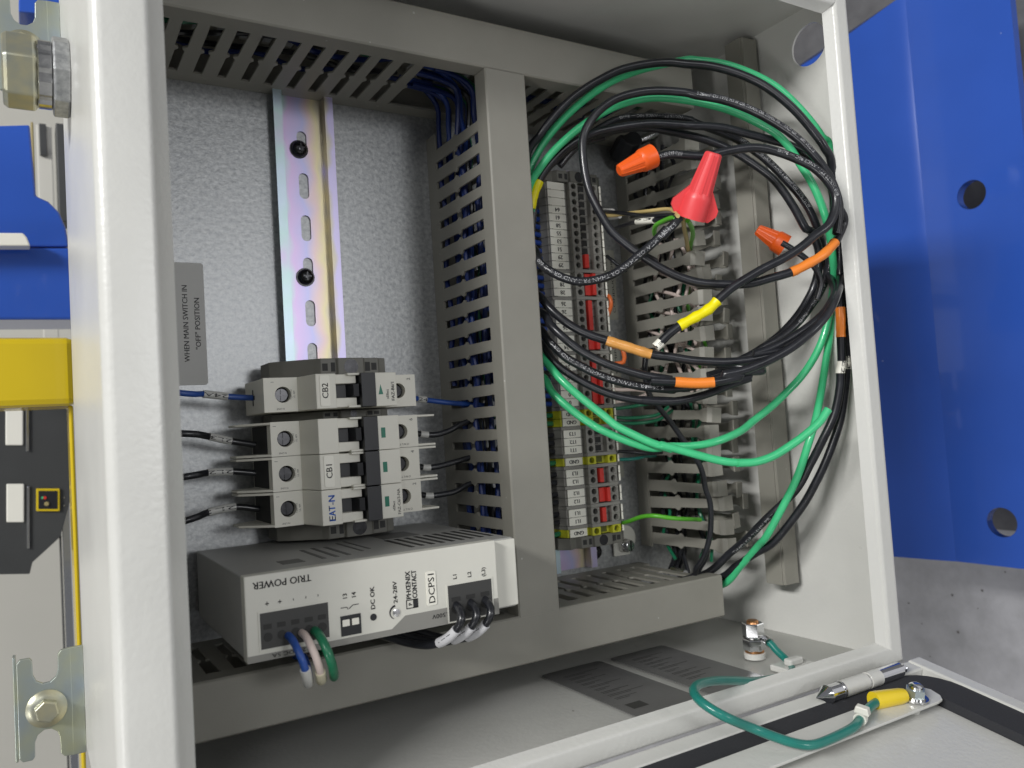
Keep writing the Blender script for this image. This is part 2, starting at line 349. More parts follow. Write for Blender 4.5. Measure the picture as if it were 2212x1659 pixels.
g0=MB(); ring_o=[];ring_i=[]
for k in range(7):
    t=math.radians(-90+15*k); ring_o.append((279.6-22+22*math.cos(t),7.4+22+22*math.sin(t))); ring_i.append((257-10+10*math.cos(t),19.4+10+10*math.sin(t)))
ring_o=[(-118,7.4)]+ring_o+[(279.6,398)]; ring_i=[(-118,19.4)]+ring_i+[(257,398)]
top=[dp(x,a,0.2) for x,a in ring_o]+[dp(x,a,0.2) for x,a in ring_i]; bot=[dp(x,a,-5.5) for x,a in ring_o]+[dp(x,a,-5.5) for x,a in ring_i]
n_=len(ring_o); fs=[]
for i in range(n_-1):
    fs.append((i,i+1,n_+i+1,n_+i)); fs.append((i,i+1,2*n_+i+1,2*n_+i)); fs.append((n_+i,n_+i+1,3*n_+i+1,3*n_+i))
g0.add(top+bot,fs); enc.part('door_gasket',g0,gasket,door,smooth=False)
s=MB(); ring=[]
for x,a in ((-110,20.7),(251,20.7),(254,22),(256.5,26),(255,32),(252,35),(248,35.7),(-110,35.7)): ring.append((x,a))
s.hull([dp(x,a,0.8) for x,a in ring],[dp(x,a,2.2) for x,a in ring]); s.lathe(dp(238,28.8,-4.6),DN,[(0,3),(6,3)],16); s.lathe(dp(20,28.8,-4.6),DN,[(0,3),(6,3)],16); enc.part('door_stiffener',s,paint,door,bevel=0.3)
# grounding bolt on the door strip
bt=Thing('ground_bolt','zinc bolt and nut holding the yellow ring lug on the open door','bolt',dp(238,28.8,3))
s=MB(); s.lathe(dp(238,28.8,3.0),DN,[(0,6.5),(0.9,6.5)],24); bt.part('washer',s,steel,smooth=True)
s=MB(); s.lathe(dp(238,28.8,4.0),DN,[(0,5.0),(4,5.0),(4.3,4.6)],6); bt.part('nut',s,zincb)
s=MB(); s.lathe(dp(238,28.8,8.3),DN,[(0,3.4),(1.5,3.4),(2.4,2.4),(2.8,0.8)],20); bt.part('bolt_head',s,chrome,smooth=True)
# ---------------------------------------------------------------- wiring ducts
def finger_mesh():
    zs=[(11.9,3.95),(35.6,3.9),(36.8,4.5),(38.2,5.3),(39.4,4.9),(40.8,3.2),(61,3.1),(65,2.9),(67.5,3.0),(70.5,4.5),(74.5,4.8)]
    s=MB(); L=[]
    for y in (0,1.3): L.append([(w_,y,z) for z,w_ in zs]+[(-w_,y,z) for z,w_ in reversed(zs)])
    s.hull(L[0],L[1])
    s.hull([(-4.9,0,74.5),(4.9,0,74.5),(4.9,1.3,74.5),(-4.9,1.3,74.5)],[(-4.9,1.8,77.4),(4.9,1.8,77.4),(4.9,2.8,76.6),(-4.9,2.8,76.6)])
    s.hull([(-4.9,1.8,77.4),(4.9,1.8,77.4),(4.9,2.4,76.2),(-4.9,2.4,76.2)],[(-4.9,8.4,79.0),(4.9,8.4,79.0),(4.9,8.4,77.9),(-4.9,8.4,77.9)])
    return mesh('finger',s,duct_m,bevel=0.15,seg=1)
FM=finger_mesh()
def duct(label,axis,lo,hi,a,b,ctr,cover=True,skip=(),cspan=None,jit=0.006,group='grey slotted wiring ducts'):
    """axis: direction of the run; lo..hi along it; a..b across it; ctr: centre of one finger"""
    base=V((lo+hi)/2,(a+b)/2,0) if axis=='x' else V((a+b)/2,(lo+hi)/2,0)
    t=Thing('wiring_duct',label,'cable duct',base,group)
    def bx(mb,l0,l1,c0,c1,z0,z1): return mb.box(l0,l1,c0,c1,z0,z1) if axis=='x' else mb.box(c0,c1,l0,l1,z0,z1)
    s=MB(); bx(s,lo,hi,a,b,0.2,1.6); bx(s,lo,hi,a,a+1.3,1.6,12); bx(s,lo,hi,b-1.3,b,1.6,12); t.part('duct_base',s,duct_m)
    k0=math.ceil((lo+5-ctr)/12.5); k1=math.floor((hi-5-ctr)/12.5)
    for wall in (0,1):
        for k in range(k0,k1+1):
            c=ctr+12.5*k
            if any(l<c<h_ and (w_ is None or w_==wall) for l,h_,w_ in skip): continue
            o=bpy.data.objects.new('finger',FM); COL.objects.link(o); o.parent=t.o
            if axis=='x': p=V(c,a if wall==0 else b,0); rz=0 if wall==0 else math.pi
            else: p=V(a if wall==0 else b,c,0); rz=-math.pi/2 if wall==0 else math.pi/2
            o.location=Vector((p-base).tolist())*MM; o.rotation_euler=(random.gauss(0,jit)*(0.4 if jit<0.02 else 1),random.gauss(0,jit)*0.6,rz+random.gauss(0,jit)*1.6)
    if cover:
        l0,l1=cspan or (lo,hi); s=MB(); e=1.0
        poly=[(a-e,69.5),(a-e,80.6),(a-e+0.9,81.5),(b+e-0.9,81.5),(b+e,80.6),(b+e,69.5),(b+e-0.9,69.0),(b,69.5),(b,80.0),(a,80.0),(a,69.5),(a-0.1,69.0)]
        if axis=='x': s.hull([(l0,y,z) for y,z in poly],[(l1,y,z) for y,z in poly])
        else: s.prism(poly,'y',l0,l1)
        t.part('duct_cover',s,duct_m,bevel=0.12,seg=1)
    return t
duct('covered grey slotted duct running along the top wall, upper edge of the photo','x',-112,237,77.7,102.5,-52.5,skip=((58,101,0),))
duct('covered grey slotted duct between breakers and terminal blocks, blue wires inside','y',-224,63,81.3,105.8,35.95,cspan=(-225.5,76.6))
duct('open grey slotted duct with cover off, stuffed with wires behind the coils','y',-214,64,233.6,259.6,-170.4,cover=False,jit=0.035)
duct('covered grey slotted duct below the white power supply along the hinge side','x',-112,230,-249.5,-225.6,8)
lid=MB(); lid.prism([(263.4,87),(263.4,100),(264.6,100),(264.6,101.6),(277,101.6),(278,100.6),(278,92),(276.8,92),(276.8,100.2),(264.8,100.2),(264.8,88.2),(276.8,88.2),(276.8,90),(278,90),(278,87)],'y',-234,121)
single('duct_lid',lid,duct_m,'loose grey duct cover standing on edge against the end wall','duct cover',base=(270,-239,70),bevel=0.2)
# ---------------------------------------------------------------- DIN rails
def rail(label,xc,y0,y1,slot0,screws):
    t=Thing('mounting_rail',label,'rail',(xc,(y0+y1)/2,0),'slotted steel mounting rails')
    s=MB()
    for sg in (-1,1):
        s.box(*(sorted((xc+sg*12.5,xc+sg*13.5))),y0,y1,0.4,7.5)
        s.box(*(sorted((xc+sg*12.5,xc+sg*17.5))),y0,y1,7.5,8.5)
        s.box(*(sorted((xc+sg*6,xc+sg*12.5))),y0,y1,0.4,1.4)
    ys=[]; k=math.ceil((y0-slot0)/25)
    while slot0+25*k<y1: ys.append(slot0+25*k); k+=1
    cur=y0
    for c in ys:
        if c-12.5<y0 or c+12.5>y1: continue
        s.box(xc-6,xc+6,cur,c-12.5,0.4,1.4) if c-12.5>cur+0.01 else None
        s.holed((xc,c,1.4),(1,0,0),(0,1,0),12,25,obround(15.3,5.8),1.0,False); cur=c+12.5
    if cur<y1: s.box(xc-6,xc+6,cur,y1,0.4,1.4)
    t.part('rail_profile',s,rail_m)
    for c in screws:
        q=MB(); q.lathe((c[0],c[1],1.5),(0,0,1),[(0,4.6),(1.8,4.5),(3.2,3.8),(4.2,2.5),(4.5,1.4)],24)
        q.box(c[0]-2.4,c[0]+2.4,c[1]-0.4,c[1]+0.4,5.0,6.15)
        q.box(c[0]-0.4,c[0]+0.4,c[1]-2.4,c[1]+2.4,5.0,6.2)
        q.lathe((c[0],c[1],1.4),(0,0,1),[(0,5.4),(0.7,5.4)],24); t.part('screw',q,dark_steel,smooth=True)
rail('long iridescent slotted rail on the bare plate carrying the breakers',0,-214,78,0,[(-2,46.5),(-2,-29)])
rail('slotted steel rail under the terminal block row',170,-222,52,9,[(191,-213)] )
# ---------------------------------------------------------------- breakers
def breaker(label,ytop,poles,names,plate,fins):
    W=17.6; t=Thing('circuit_breaker',label,'circuit breaker',(0,ytop-W*poles/2,8))
    for i in range(poles):
        a=ytop-W*(i+1)+0.12; b_=ytop-W*i-0.12; yc=(a+b_)/2
        L=-41.0 if not fins else -38.6
        s=MB(); poly=[(L,10),(L,44),(-24.0,44),(-24.0,50),(-20.2,69),(-10,69),(-10,62.5),(2,62.5),(2,60),(10.5,60),(10.5,69),(22.5,69),(22.5,44),(41.5,44),(41.5,10)]
        s.hull([(x,a,z) for x,z in poly],[(x,b_,z) for x,z in poly])
        bd=t.part('pole_body',s,mcb,bevel=0.35)
        # terminal screw wells
        for xs in (-31.4,31.3):
            s=MB(); collar(s,*((L,-24.0) if xs<0 else (22.5,41.5)),a,b_,44,50,xs,yc,4.1); t.part('screw_well',s,mcb,bd)
            s=MB(); s.lathe((xs,yc,44.4),(0,0,1),[(0,3.9),(1.6,3.9),(2.3,3.2)],24)
            s.box(xs-3.2,xs+3.2,yc-0.45,yc+0.45,46.2,47.1); s.box(xs-0.45,xs+0.45,yc-3.2,yc+3.2,46.2,47.15); t.part('terminal_screw',s,dark_steel,bd,smooth=True)
        # cheeks and toggle
        s=MB()
        for q in (-1,1):
            s.box(-10,1.2,*sorted((yc+q*3.6,yc+q*8.3)),62.6,67.2); s.box(-4,2.6,*sorted((yc+q*7.6,yc+q*8.72)),62.6,69.6)
        t.part('toggle_cheek',s,mcb,bd,bevel=0.3)
        s=MB(); s.box(-9.6,2,yc-3.5,yc+3.5,62.6,62.9); s.hull([(-3,yc-3.3,62.9),(1.6,yc-3.3,62.9),(1.6,yc+3.3,62.9),(-3,yc+3.3,62.9)],[(-1,yc-3.0,69),(1.6,yc-3.3,70),(1.6,yc+3.3,70),(-1,yc+3.0,69)])
        s.box(2.3,9.9,a+0.15,b_-0.15,60,72.0); t.part('toggle',s,blackp,bd,bevel=0.5)
        s=MB(); s.box(12.6,14.9,yc-2.6,yc+2.6,68.9,69.12) if poles>1 else s.prism([(12.4,yc-2.6),(14.9,yc-2.6),(13.6,yc+2.6)],'z',68.9,69.12)
        t.part('indicator_window',s,MATS.get('ind') or mat('ind',(0.0,0.17,0.10),0.3),bd)
        for (x_,tt,hh_) in ((-27.4,'Type FAZ',0.9),(-25.8,'UL 489',0.9)):
            s=MB(); text(s,tt,(x_,yc,50.08),*UP,hh_); t.part('print',s,MATS['gink'],bd)
        s=MB(); text(s,'N LINE',(-33,a+1.5,50.08),(-1,0,0),(0,-1,0),0.9); text(s,'1',(-36.6,b_-2.2,50.08),(0,1,0),(-1,0,0),1.6); t.part('print',s,MATS['gink'],bd)
        # printed number of the terminal
        s=MB(); text(s,('2','4','6')[::-1][i] if poles>1 else '2',(37.6,b_-2.4,50.2),(0,1,0),(-1,0,0),2.0); 
        if poles>1: text(s,'O N L Y',(33,a+1.6,50.2),(-1,0,0),(0,-1,0),1.1)
        t.part('print',s,MATS.get('gink') or mat('gink',(0.16,0.16,0.15),0.5),bd)
        # wire entry and barriers
        s=MB(); s.box(L-0.15,L,yc-1.1,yc+1.1,24,31); s.box(L-0.15,L,yc-4.2,yc+4.2,26.5,28.4)
        if fins: s.box(L-0.2,L-0.05,a+1.5,b_-1.5,12,43)
        t.part('wire_entry',s,hole_m,bd)
        if fins:
            for yy in (a+0.1,b_-1.3):
                s=MB(); s.hull([(41.4,yy,30),(52,yy,36),(52,yy,50),(41.4,yy,50)],[(41.4,yy+1.2,30),(52,yy+1.2,36),(52,yy+1.2,50),(41.4,yy+1.2,50)]); t.part('barrier_fin',s,mcb,bd,bevel=0.3)
                s=MB(); s.hull([(L,yy,12),(L-14,yy,20),(L-14,yy,34),(L,yy,50)],[(L,yy+1.2,12),(L-14,yy+1.2,20),(L-14,yy+1.2,34),(L,yy+1.2,50)]); t.part('barrier_fin',s,mcb,bd,bevel=0.3)
        if i in plate:
            s=MB(); s.rrect((-15.8,yc+0.2,69.02),(1,0,0),(0,1,0),5.0,15.4,0.9,0.35); lp=t.part('name_label',s,white,bd,label='white label reading '+plate[i],bevel=0.1)
            s=MB(); text(s,plate[i],(-15.8,yc+0.2,69.42),*UP,3.1,bold=0.06); t.part('label_text',s,ink,bd)
        for txt,x,hh,ml,yo,wd in names.get(i,()):
            s=MB(); text(s,txt,(x,yc+yo,69.08),*UP,hh,wd,bold=0.16 if hh>3 else (0.1 if hh>1.6 else 0.03)); t.part('print',s,ml,bd)
    return t
gink=mat('gink',(0.12,0.12,0.115),0.5); mat('ind',(0.0,0.17,0.10),0.3)
breaker('single-pole breaker with white CB2 label, above the wider breaker',-90.6,1,{0:[('FAZ-B6/1',20.2,1.7,gink,-1.2,9.5),('xEffect',17.2,1.4,gink,-2.6,5)]},{0:'CB2'},False)
breaker('three-pole breaker labelled CB1 with blue maker print, between CB2 and power supply',-112.9,3,{2:[('FAZ-C6/3-NA',20.2,1.6,gink,-0.6,13),('xEffect',17.4,1.3,gink,-2.6,5),('E',-15.3,3.3,blue_ink,-5.4,2.3),('A',-15.3,3.3,blue_ink,-2.9,2.3),('T',-15.3,3.3,blue_ink,-0.4,2.3),('-',-15.3,3.3,blue_ink,1.9,1.0),('N',-15.3,3.3,blue_ink,4.4,2.9)]},{1:'CB1'},True)
def bracket(label,y0,y1,xc=0,zt=46.5,x0=-32,x1=31):
    t=Thing('end_bracket',label,'rail end stop',(xc,(y0+y1)/2,8),'grey end stops clamped on the rails')
    s=MB(); poly=[(x0,9),(x0,27),(x0+6,33),(-13,zt-3),(-10,zt),(-2,zt),(-1,zt+1.6),(13,zt+1.6),(14,zt),(22,zt),(23,zt-2),(x1-4,zt-3),(x1,30),(x1,9)]
    s.hull([(xc+x,y0,z) for x,z in poly],[(xc+x,y1,z) for x,z in poly]); bd=t.part('bracket_body',s,brk_m,bevel=0.4)
    s=MB(); m_=(y0+y1)/2; h_=(y1-y0)*0.26; z0=zt+0.04
    for x,w_ in ((-7.8,1.5),(19.4,1.5)): s.box(xc+x-w_,xc+x+w_,m_-h_*0.8,m_+h_*0.8,z0-0.6,z0)
    s.box(xc-4.6,xc-1.6,m_-h_,m_+h_,z0-0.6,z0); s.box(xc+13.9,xc+17.2,m_-h_,m_+h_,z0-0.6,z0); t.part('slot',s,hole_m,bd)
    s=MB(); s.lathe((xc+6,m_,zt+0.4),(0,0,1),[(0,min(3.9,(y1-y0)*.46)),(1.3,min(3.9,(y1-y0)*.46))],24); t.part('clamp_screw',s,dark_steel,bd,smooth=True)
bracket('grey rail end stop directly above breaker CB2',-90.2,-80.8)
bracket('dark thin rail spacer squeezed between breakers CB2 and CB1',-112.6,-108.6)
bracket('grey rail end stop between breaker CB1 and the power supply',-175.2,-166.2)
# ---------------------------------------------------------------- power supply
ps=Thing('power_supply','large light grey power supply unit labelled DCPS1 at the lower left of the plate','power supply',(-4,-194,10))
Y0,Y1=-211.2,-176.4
s=MB(); s.box(-69.4,60.6,Y0+0.6,Y1-0.6,10,113); case=ps.part('case',s,psu_b,bevel=0.6)
s=MB(); s.box(-69.8,47.2,Y0,Y1,113,119.6); s.box(47.2,61,Y0+1.5,Y1-1.2,108,114.6); front=ps.part('front_panel',s,psu_f,bevel=0.5)
s=MB(); s.prism([(-69.6,Y0+0.15),(-69.6,-208.3),(-7.5,-208.4),(-0.9,-203.6),(47.0,-203.6),(47.0,Y0+0.15)],'z',119.6,119.72); ps.part('grey_band',s,band,front)
def conn(x0,x1,y0,y1,n,mt):
    s=MB(); s.box(x0-0.7,x1+0.7,y0-0.7,y1+0.7,119.6,119.9); ps.part('connector_frame',s,psu_f,front)
    s=MB(); s.box(x0,x1,y0,y1,119.5,120.0); c=ps.part('connector',s,mt,front)
    s=MB(); w_=(x1-x0)/n
    for i in range(n):
        xc=x0+w_*(i+0.5); ym=(y0+y1)/2
        s.box(xc-w_*0.30,xc+w_*0.30,ym+0.6,ym+2.6,120.0,120.15)
        s.lathe((xc,ym-2.6,120.0),(0,0,1),[(0,w_*0.33),(0.16,w_*0.33)],16)
    ps.part('clamp_ports',s,hole_m,front)
cgrey=mat('connector_dark',(0.045,0.045,0.043),0.5)
conn(-64.2,-35.8,-206.4,-191.9,5,cgrey); conn(20.6,43.5,-210.2,-193.9,3,cgrey)
s=MB(); s.box(-30.6,-21.6,-207.4,-198.9,119.5,119.95); ps.part('relay_socket',s,blackp,front)
for x in (-28.4,-24.2):
    s=MB(); s.box(x-1.6,x+1.6,-203.3,-200.5,119.95,120.5); ps.part('release_tab',s,white,front,bevel=0.2)
s=MB(); s.lathe((-15.8,-201.7,119.3),(0,0,1),[(0,1.5),(0.5,1.5)],20); ps.part('status_light',s,blackp,front,smooth=True)
s=MB(); s.lathe((-5.2,-201.6,119.5),(0,0,1),[(0,1.7),(0.6,1.7),(0.7,1.3)],20); ps.part('trim_screw',s,steel,front,smooth=True)
s=MB(); n_=14
for i in range(n_):
    a0=math.radians(95+i*150/n_); a1=math.radians(95+(i+1)*150/n_); w0=0.25+0.75*(1-i/n_); w1=0.25+0.75*(1-(i+1)/n_)
    P=lambda a,r:(-5.2+r*math.cos(a),-201.6+r*math.sin(a),119.75)
    s.add([P(a0,2.6),P(a0,2.6+w0),P(a1,2.6+w1),P(a1,2.6)],[(0,1,2,3)])
zt=119.74
text(s,'TRIO POWER',(-54.4,-180.6,zt),*FLIP,2.9,24,bold=0.08)
for i,c in enumerate('++---'): text(s,c,(-61.0+i*5.2,-188.4,zt),(0,1,0),(-1,0,0),2.2,bold=0.06)
text(s,'13',(-28.2,-190.6,zt),*UP,1.9,bold=0.07); text(s,'14',(-24.2,-190.6,zt),*UP,1.9,bold=0.07)
for seg in (((-30.3,-195.4),(-27.6,-195.4)),((-27.6,-195.4),(-27.0,-196.4)),((-26.6,-196.2),(-24.8,-194.9)),((-24.8,-194.9),(-22.2,-194.9))):
    (x0,y0),(x1,y1)=seg; d=unit((x1-x0,y1-y0,0)); nn=V(-d[1],d[0],0)*0.17; a_=V(x0,y0,zt); b_=V(x1,y1,zt); s.add([a_-nn,b_-nn,b_+nn,a_+nn],[(0,1,2,3)])
text(s,'DC OK',(-15.8,-193.4,zt),*UP,2.0,9.6,bold=0.09); text(s,'24-28V',(-5.2,-192.6,zt),*UP,1.9,9.6,bold=0.08)
text(s,'PHŒNIX',(1.2,-190.5,zt),*UP,2.3,12.2,bold=0.12); text(s,'CONTACT',(4.2,-190.5,zt),*UP,2.3,12.2,bold=0.12)
s.box(-0.2,5.6,-201.0,-200.6,zt-0.05,zt+0.02); s.box(-0.2,5.6,-197.4,-197.0,zt-0.05,zt+0.02); s.box(-0.2,0.2,-201,-197,zt-0.05,zt+0.02); s.box(3.2,5.6,-201,-197,zt-0.05,zt+0.02); text(s,'P',(1.8,-199,zt),*UP,1.6,bold=0.12)
text(s,'L1',(24.6,-190.3,zt),*UP,1.9,bold=0.07); text(s,'L2',(32.2,-190.3,zt),*UP,1.9,bold=0.07); text(s,'(L3)',(39.7,-190.3,zt),*UP,1.9,bold=0.05)
text(s,'100...500V',(18.6,-206.6,zt+0.05),*FLIP,1.9,13,bold=0.05); text(s,'24VDC 5A',(-53,-209.6,zt+0.05),*FLIP,1.5,14,bold=0.03)
ps.part('printing',s,ink,front)
s=MB(); s.rrect((12.4,-193.6,119.62),(1,0,0),(0,1,0),5.0,15.4,0.9,0.35); nl=ps.part('name_label',s,white,front,label='white label reading DCPS1',bevel=0.1)
s=MB(); text(s,'DCPS1',(12.4,-193.6,120.02),*UP,3.1,13.0,bold=0.05); ps.part('label_text',s,ink,front)
# rating print and vents on the long side that faces the breakers
s=MB()
for (x0,x1,z0,z1) in ((-48,-38,86,98),(14,34,40,62),(-30,-28,60,97),(-24,-22,58,97),(-18,-16,60,96),(-9,-7.6,52,90),(-4,-2.6,48,86)):
    s.box(x0,x1,Y1-0.6,Y1-0.45,z0,z1)
ps.part('side_print',s,gink,case)
s=MB()
for i in range(9): s.box(12+i*5.4,14.2+i*5.4,Y1-0.6,Y1-0.44,66,100)
ps.part('vent_slots',s,hole_m,case)
# ---------------------------------------------------------------- terminal blocks
TP=5.2; EPW=2.2
seq=[('',),('',),('',),('64',),('61',),('58',),('55',),('53',),('51',),('29',),('29',),'E',('28',),('28',),('28',),'E',('26',),('26',),('26',),('26',),'E',('24',),('24',),'E',('24',),('24',),'E',('0',),('0',),('0',),('0',),'E',('GND',),('GND',),'E',('1T3',),('1T2',),('1T1',),'E',('GND',),'E',('1L3',),('1L3',),'E',('1L2',),('1L2',),'E',('1L1',),('1L1',),'E',('GND',)]
PROF=[(146.2,9),(146.2,28),(148.2,33.0),(163.0,33.6),(164.1,33.6),(170.7,33.6),(171.3,33.2),(179.2,33.2),(180.3,33.6),(186.9,33.6),(189.2,35.2),(192.6,28.2),(194.2,24),(194.2,9)]
def term_meshes(mtl,hm,tag):
    W=TP-0.16; s=MB(); s.hull([(x-170,-W/2,z) for x,z in PROF],[(x-170,W/2,z) for x,z in PROF]); body=mesh('terminal_body',s,mtl,bevel=0.25,seg=1)
    s=MB()
    for xc in (-2.6,13.6): collar(s,xc-3.3,xc+3.3,-W/2,W/2,33.4,37.6,xc,0,1.95,20)
    ringm=mesh('entry_ring',s,mtl)
    s=MB()
    for xc in (-2.6,13.6): s.lathe((xc,0,33.7),(0,0,1),[(0,1.93),(0.8,1.93)],20)
    ent=mesh('wire_entry',s,hm)
    s=MB()
    s.box(2.0,8.6,-W/2+0.8,W/2-0.5,33.2,33.45); s.box(2.2,4.0,-W/2,-W/2+0.5,33.2,36.6); sh=mesh('bridge_shaft',s,hole_m if hm is hole_m else hm)
    s=MB(); s.box(-20.9,-7.6,-TP/2+0.12,TP/2-0.12,33.3,34.3); l1=mesh('marker_tag',s,white,bevel=0.12,seg=1)
    s=MB(); s.hull([(19.3,-W/2+0.2,36.2),(20.3,-W/2+0.2,36.7),(20.3,W/2-0.2,36.7),(19.3,W/2-0.2,36.2)],[(22.4,-W/2+0.2,29.0),(23.4,-W/2+0.2,29.4),(23.4,W/2-0.2,29.4),(22.4,W/2-0.2,29.0)]); l2=mesh('marker_tag',s,white)
    return body,ringm,ent,sh,l1,l2
TG=term_meshes(term_m,hole_m,'g'); TY=term_meshes(gy,hole_y,'y')
ordn=['first','second','third','fourth']
cnt={}; tot={}
for q in seq:
    if q!='E': tot[q[0]]=tot.get(q[0],0)+1
GW=['first','second','third','fourth','fifth','sixth','seventh','eighth','ninth','tenth','eleventh','twelfth','last']
RW=['first','second','third','fourth','fifth','sixth','seventh','eighth','ninth','tenth','eleventh']
gi=0; ri=0
y=33.45; rows=[]; s_end=MB(); epi=0
wher={'GND':['just above the 1T3 block, upper of a pair','just above the 1T3 block, lower of a pair','between the 1T1 and 1L3 blocks','at the bottom end of the row'],
 '24':['upper of the pair below the 26 blocks','lower of the pair below the 26 blocks','upper of the pair above the 0 blocks','lower of the pair above the 0 blocks'],
 '':['first from the top of the row','second from the top of the row','directly above the block marked 64']}
prev='top of the row'
for q in seq:
    if q=='E':
        s=MB(); s.hull([(x,y-EPW+0.1,z-0.9) for x,z in PROF[:1]+[(146.2,28),(148.2,34.4),(163.2,35),(164.2,38.6),(187.4,38.6),(189.2,36),(192.6,29)]+PROF[-2:]],[(x,y-0.1,z-0.9) for x,z in PROF[:1]+[(146.2,28),(148.2,34.4),(163.2,35),(164.2,38.6),(187.4,38.6),(189.2,36),(192.6,29)]+PROF[-2:]])
        single('end_cover',s,term_m,'thin grey end plate closing the '+GW[gi]+' group of terminals from the top','end plate',base=(170,y-1.1,9),group='thin grey end plates between terminal groups'); y-=EPW; gi+=1; ri=0; continue
    n=q[0]; yc=y-TP/2; y-=TP; i=cnt.get(n,0); cnt[n]=i+1; prev=n
    T=TY if n=='GND' else TG
    col='green-yellow earth' if n=='GND' else 'grey'
    lb=(f"{col} terminal block marked {n}, " if n else 'grey terminal block with blank tag, ')+f"{RW[ri]} in the {GW[gi]} group from the top"; ri+=1
    o=bpy.data.objects.new('terminal_block',None); COL.objects.link(o); o.location=Vector((170,yc,0))*MM; o.empty_display_size=0.01
    o['label']=lb; o['category']='terminal block'; o['group']='terminal blocks on the right rail'
    for nm,me in zip(('terminal_body','entry_collar','wire_entry','bridge_shaft','marker_tag','marker_tag'),T):
        c=bpy.data.objects.new(nm,me); COL.objects.link(c); c.parent=o
        if nm=='marker_tag' and me is T[4] : lab=c
    tm=MB()
    if n:
        tn=n
        text(tm,tn,(-14.2,-0.1,34.36),*FLIP,2.6 if len(n)<3 else 2.4,None,bold=0.15)
    else: tm.box(-20.9,-18.4,-TP/2+0.1,-TP/2+0.25,34.3,34.35)
    tm.box(-20.9,-18.2,-TP/2+0.02,-TP/2+0.22,34.3,34.36); tm.box(-10.4,-7.6,-TP/2+0.02,-TP/2+0.22,34.3,34.36)
    me=mesh('tag_text',tm,ink); c=bpy.data.objects.new('tag_text',me); COL.objects.link(c); c.parent=lab
    rows.append((n,yc,lb.split(', ')[1]))
def yof(n,i): return [r[1] for r in rows if r[0]==n][i]
def bridge(ya,yb,side,lab):
    s=MB(); x0,x1=((171.8,175.0) if side=='l' else (172.0,179.0)); hi,lo=max(ya,yb)+1.9,min(ya,yb)-1.9
    if side=='l': s.prism([(171.7,lo),(174.9,lo),(174.9,hi),(171.7,hi)],'z',33.5,39.4)
    else: s.prism([(171.8,lo),(176.4,lo),(176.4,hi),(171.8,hi)],'z',33.5,37.2); s.prism([(176.4,lo),(179.0,lo),(179.0,hi),(176.4,hi)],'z',33.5,39.8)
    single('plug_in_bridge',s,red,lab,'jumper bridge',bevel=0.3,base=(173,(hi+lo)/2,33.5),group='red jumper bridges between terminals')
bridge(yof('29',0),yof('29',1),'l','narrow red jumper bridge joining the two terminals marked 29')
bridge(yof('28',0),yof('28',2),'r','wide red jumper bridge across the terminals marked 28')
bridge(yof('26',0),yof('26',3),'l','long narrow red jumper bridge across the terminals marked 26')
bridge(yof('24',0),yof('24',1),'r','wide red jumper bridge on the upper pair marked 24')
bridge(yof('24',2),yof('24',3),'l','narrow red jumper bridge on the lower pair marked 24')
bridge(yof('0',0),yof('0',1),'r','wide red jumper bridge on the upper two terminals marked 0')
bridge(yof('0',2),yof('0',3),'r','wide red jumper bridge on the lower two terminals marked 0')
bridge(yof('1L3',0),yof('1L3',1),'l','narrow red jumper bridge joining the terminals marked 1L3')
bridge(yof('1L2',0),yof('1L2',1),'r','wide red jumper bridge joining the terminals marked 1L2')
bridge(yof('1L1',0),yof('1L1',1),'l','narrow red jumper bridge joining the terminals marked 1L1')
bracket('grey rail end stop at the top of the terminal row',34.2,41.8,168,34,-24,27)
bracket('grey rail end stop below the bottom earth terminal',-203.4,-196.0,168,34,-24,27)
# ---------------------------------------------------------------- wires
def catmull(P,step=2.2):
    P=[np.asarray(p,float) for p in P]; Q=[2*P[0]-P[1]]+P+[2*P[-1]-P[-2]]; out=[]
    for i in range(1,len(Q)-2):
        a,b_,c,d=Q[i-1:i+3]; n=max(2,int(np.linalg.norm(c-b_)/step))
        for k in range(n):
            t=k/n; out.append(0.5*((2*b_)+(-a+c)*t+(2*a-5*b_+4*c-d)*t*t+(-a+3*b_-3*c+d)*t**3))
    out.append(P[-1]); return out
def zf(u): return min(160.0,66+0.150*(u-1160))
def pts(spec,dz=0):
    """spec: list of (region,x,y[,z or ('x',X)]) or ready points"""
    out=[]
    for q in spec:
        if isinstance(q,np.ndarray): out.append(q); continue
        u,v=px(*q[:3])
        if len(q)>3:
            out.append(at(u,v,x=q[3][1]) if isinstance(q[3],tuple) else at(u,v,z=q[3]))
        else: out.append(at(u,v,z=zf(u)+dz))
    # drop doubled points where two measured stretches overlap
    k=1
    while k<len(out)-1:
        if not isinstance(spec[k],np.ndarray) and len(out)>5:
            a_,b_,c_=pix(out[k-1]),pix(out[k]),pix(out[k+1]); e1,e2=b_-a_,c_-b_
            cs=(e1@e2)/(np.linalg.norm(e1)*np.linalg.norm(e2)+1e-9)
            if (cs<0.62 and min(np.linalg.norm(e1),np.linalg.norm(e2))<26) or np.linalg.norm(e1)<5:
                out.pop(k); spec=spec[:k]+spec[k+1:]; continue
        k+=1
    # ease the distance along the run so that a wire never kinks
    for _ in range(3):
        dd=[float((CR@(p-CC))[2]) for p in out]
        for i in range(1,len(out)-1):
            if isinstance(spec[i],np.ndarray): continue
            out[i]=CC+(out[i]-CC)*((0.25*dd[i-1]+0.5*dd[i]+0.25*dd[i+1])/dd[i])
    return out
NV=unit((-0.42,0.0,0.9))
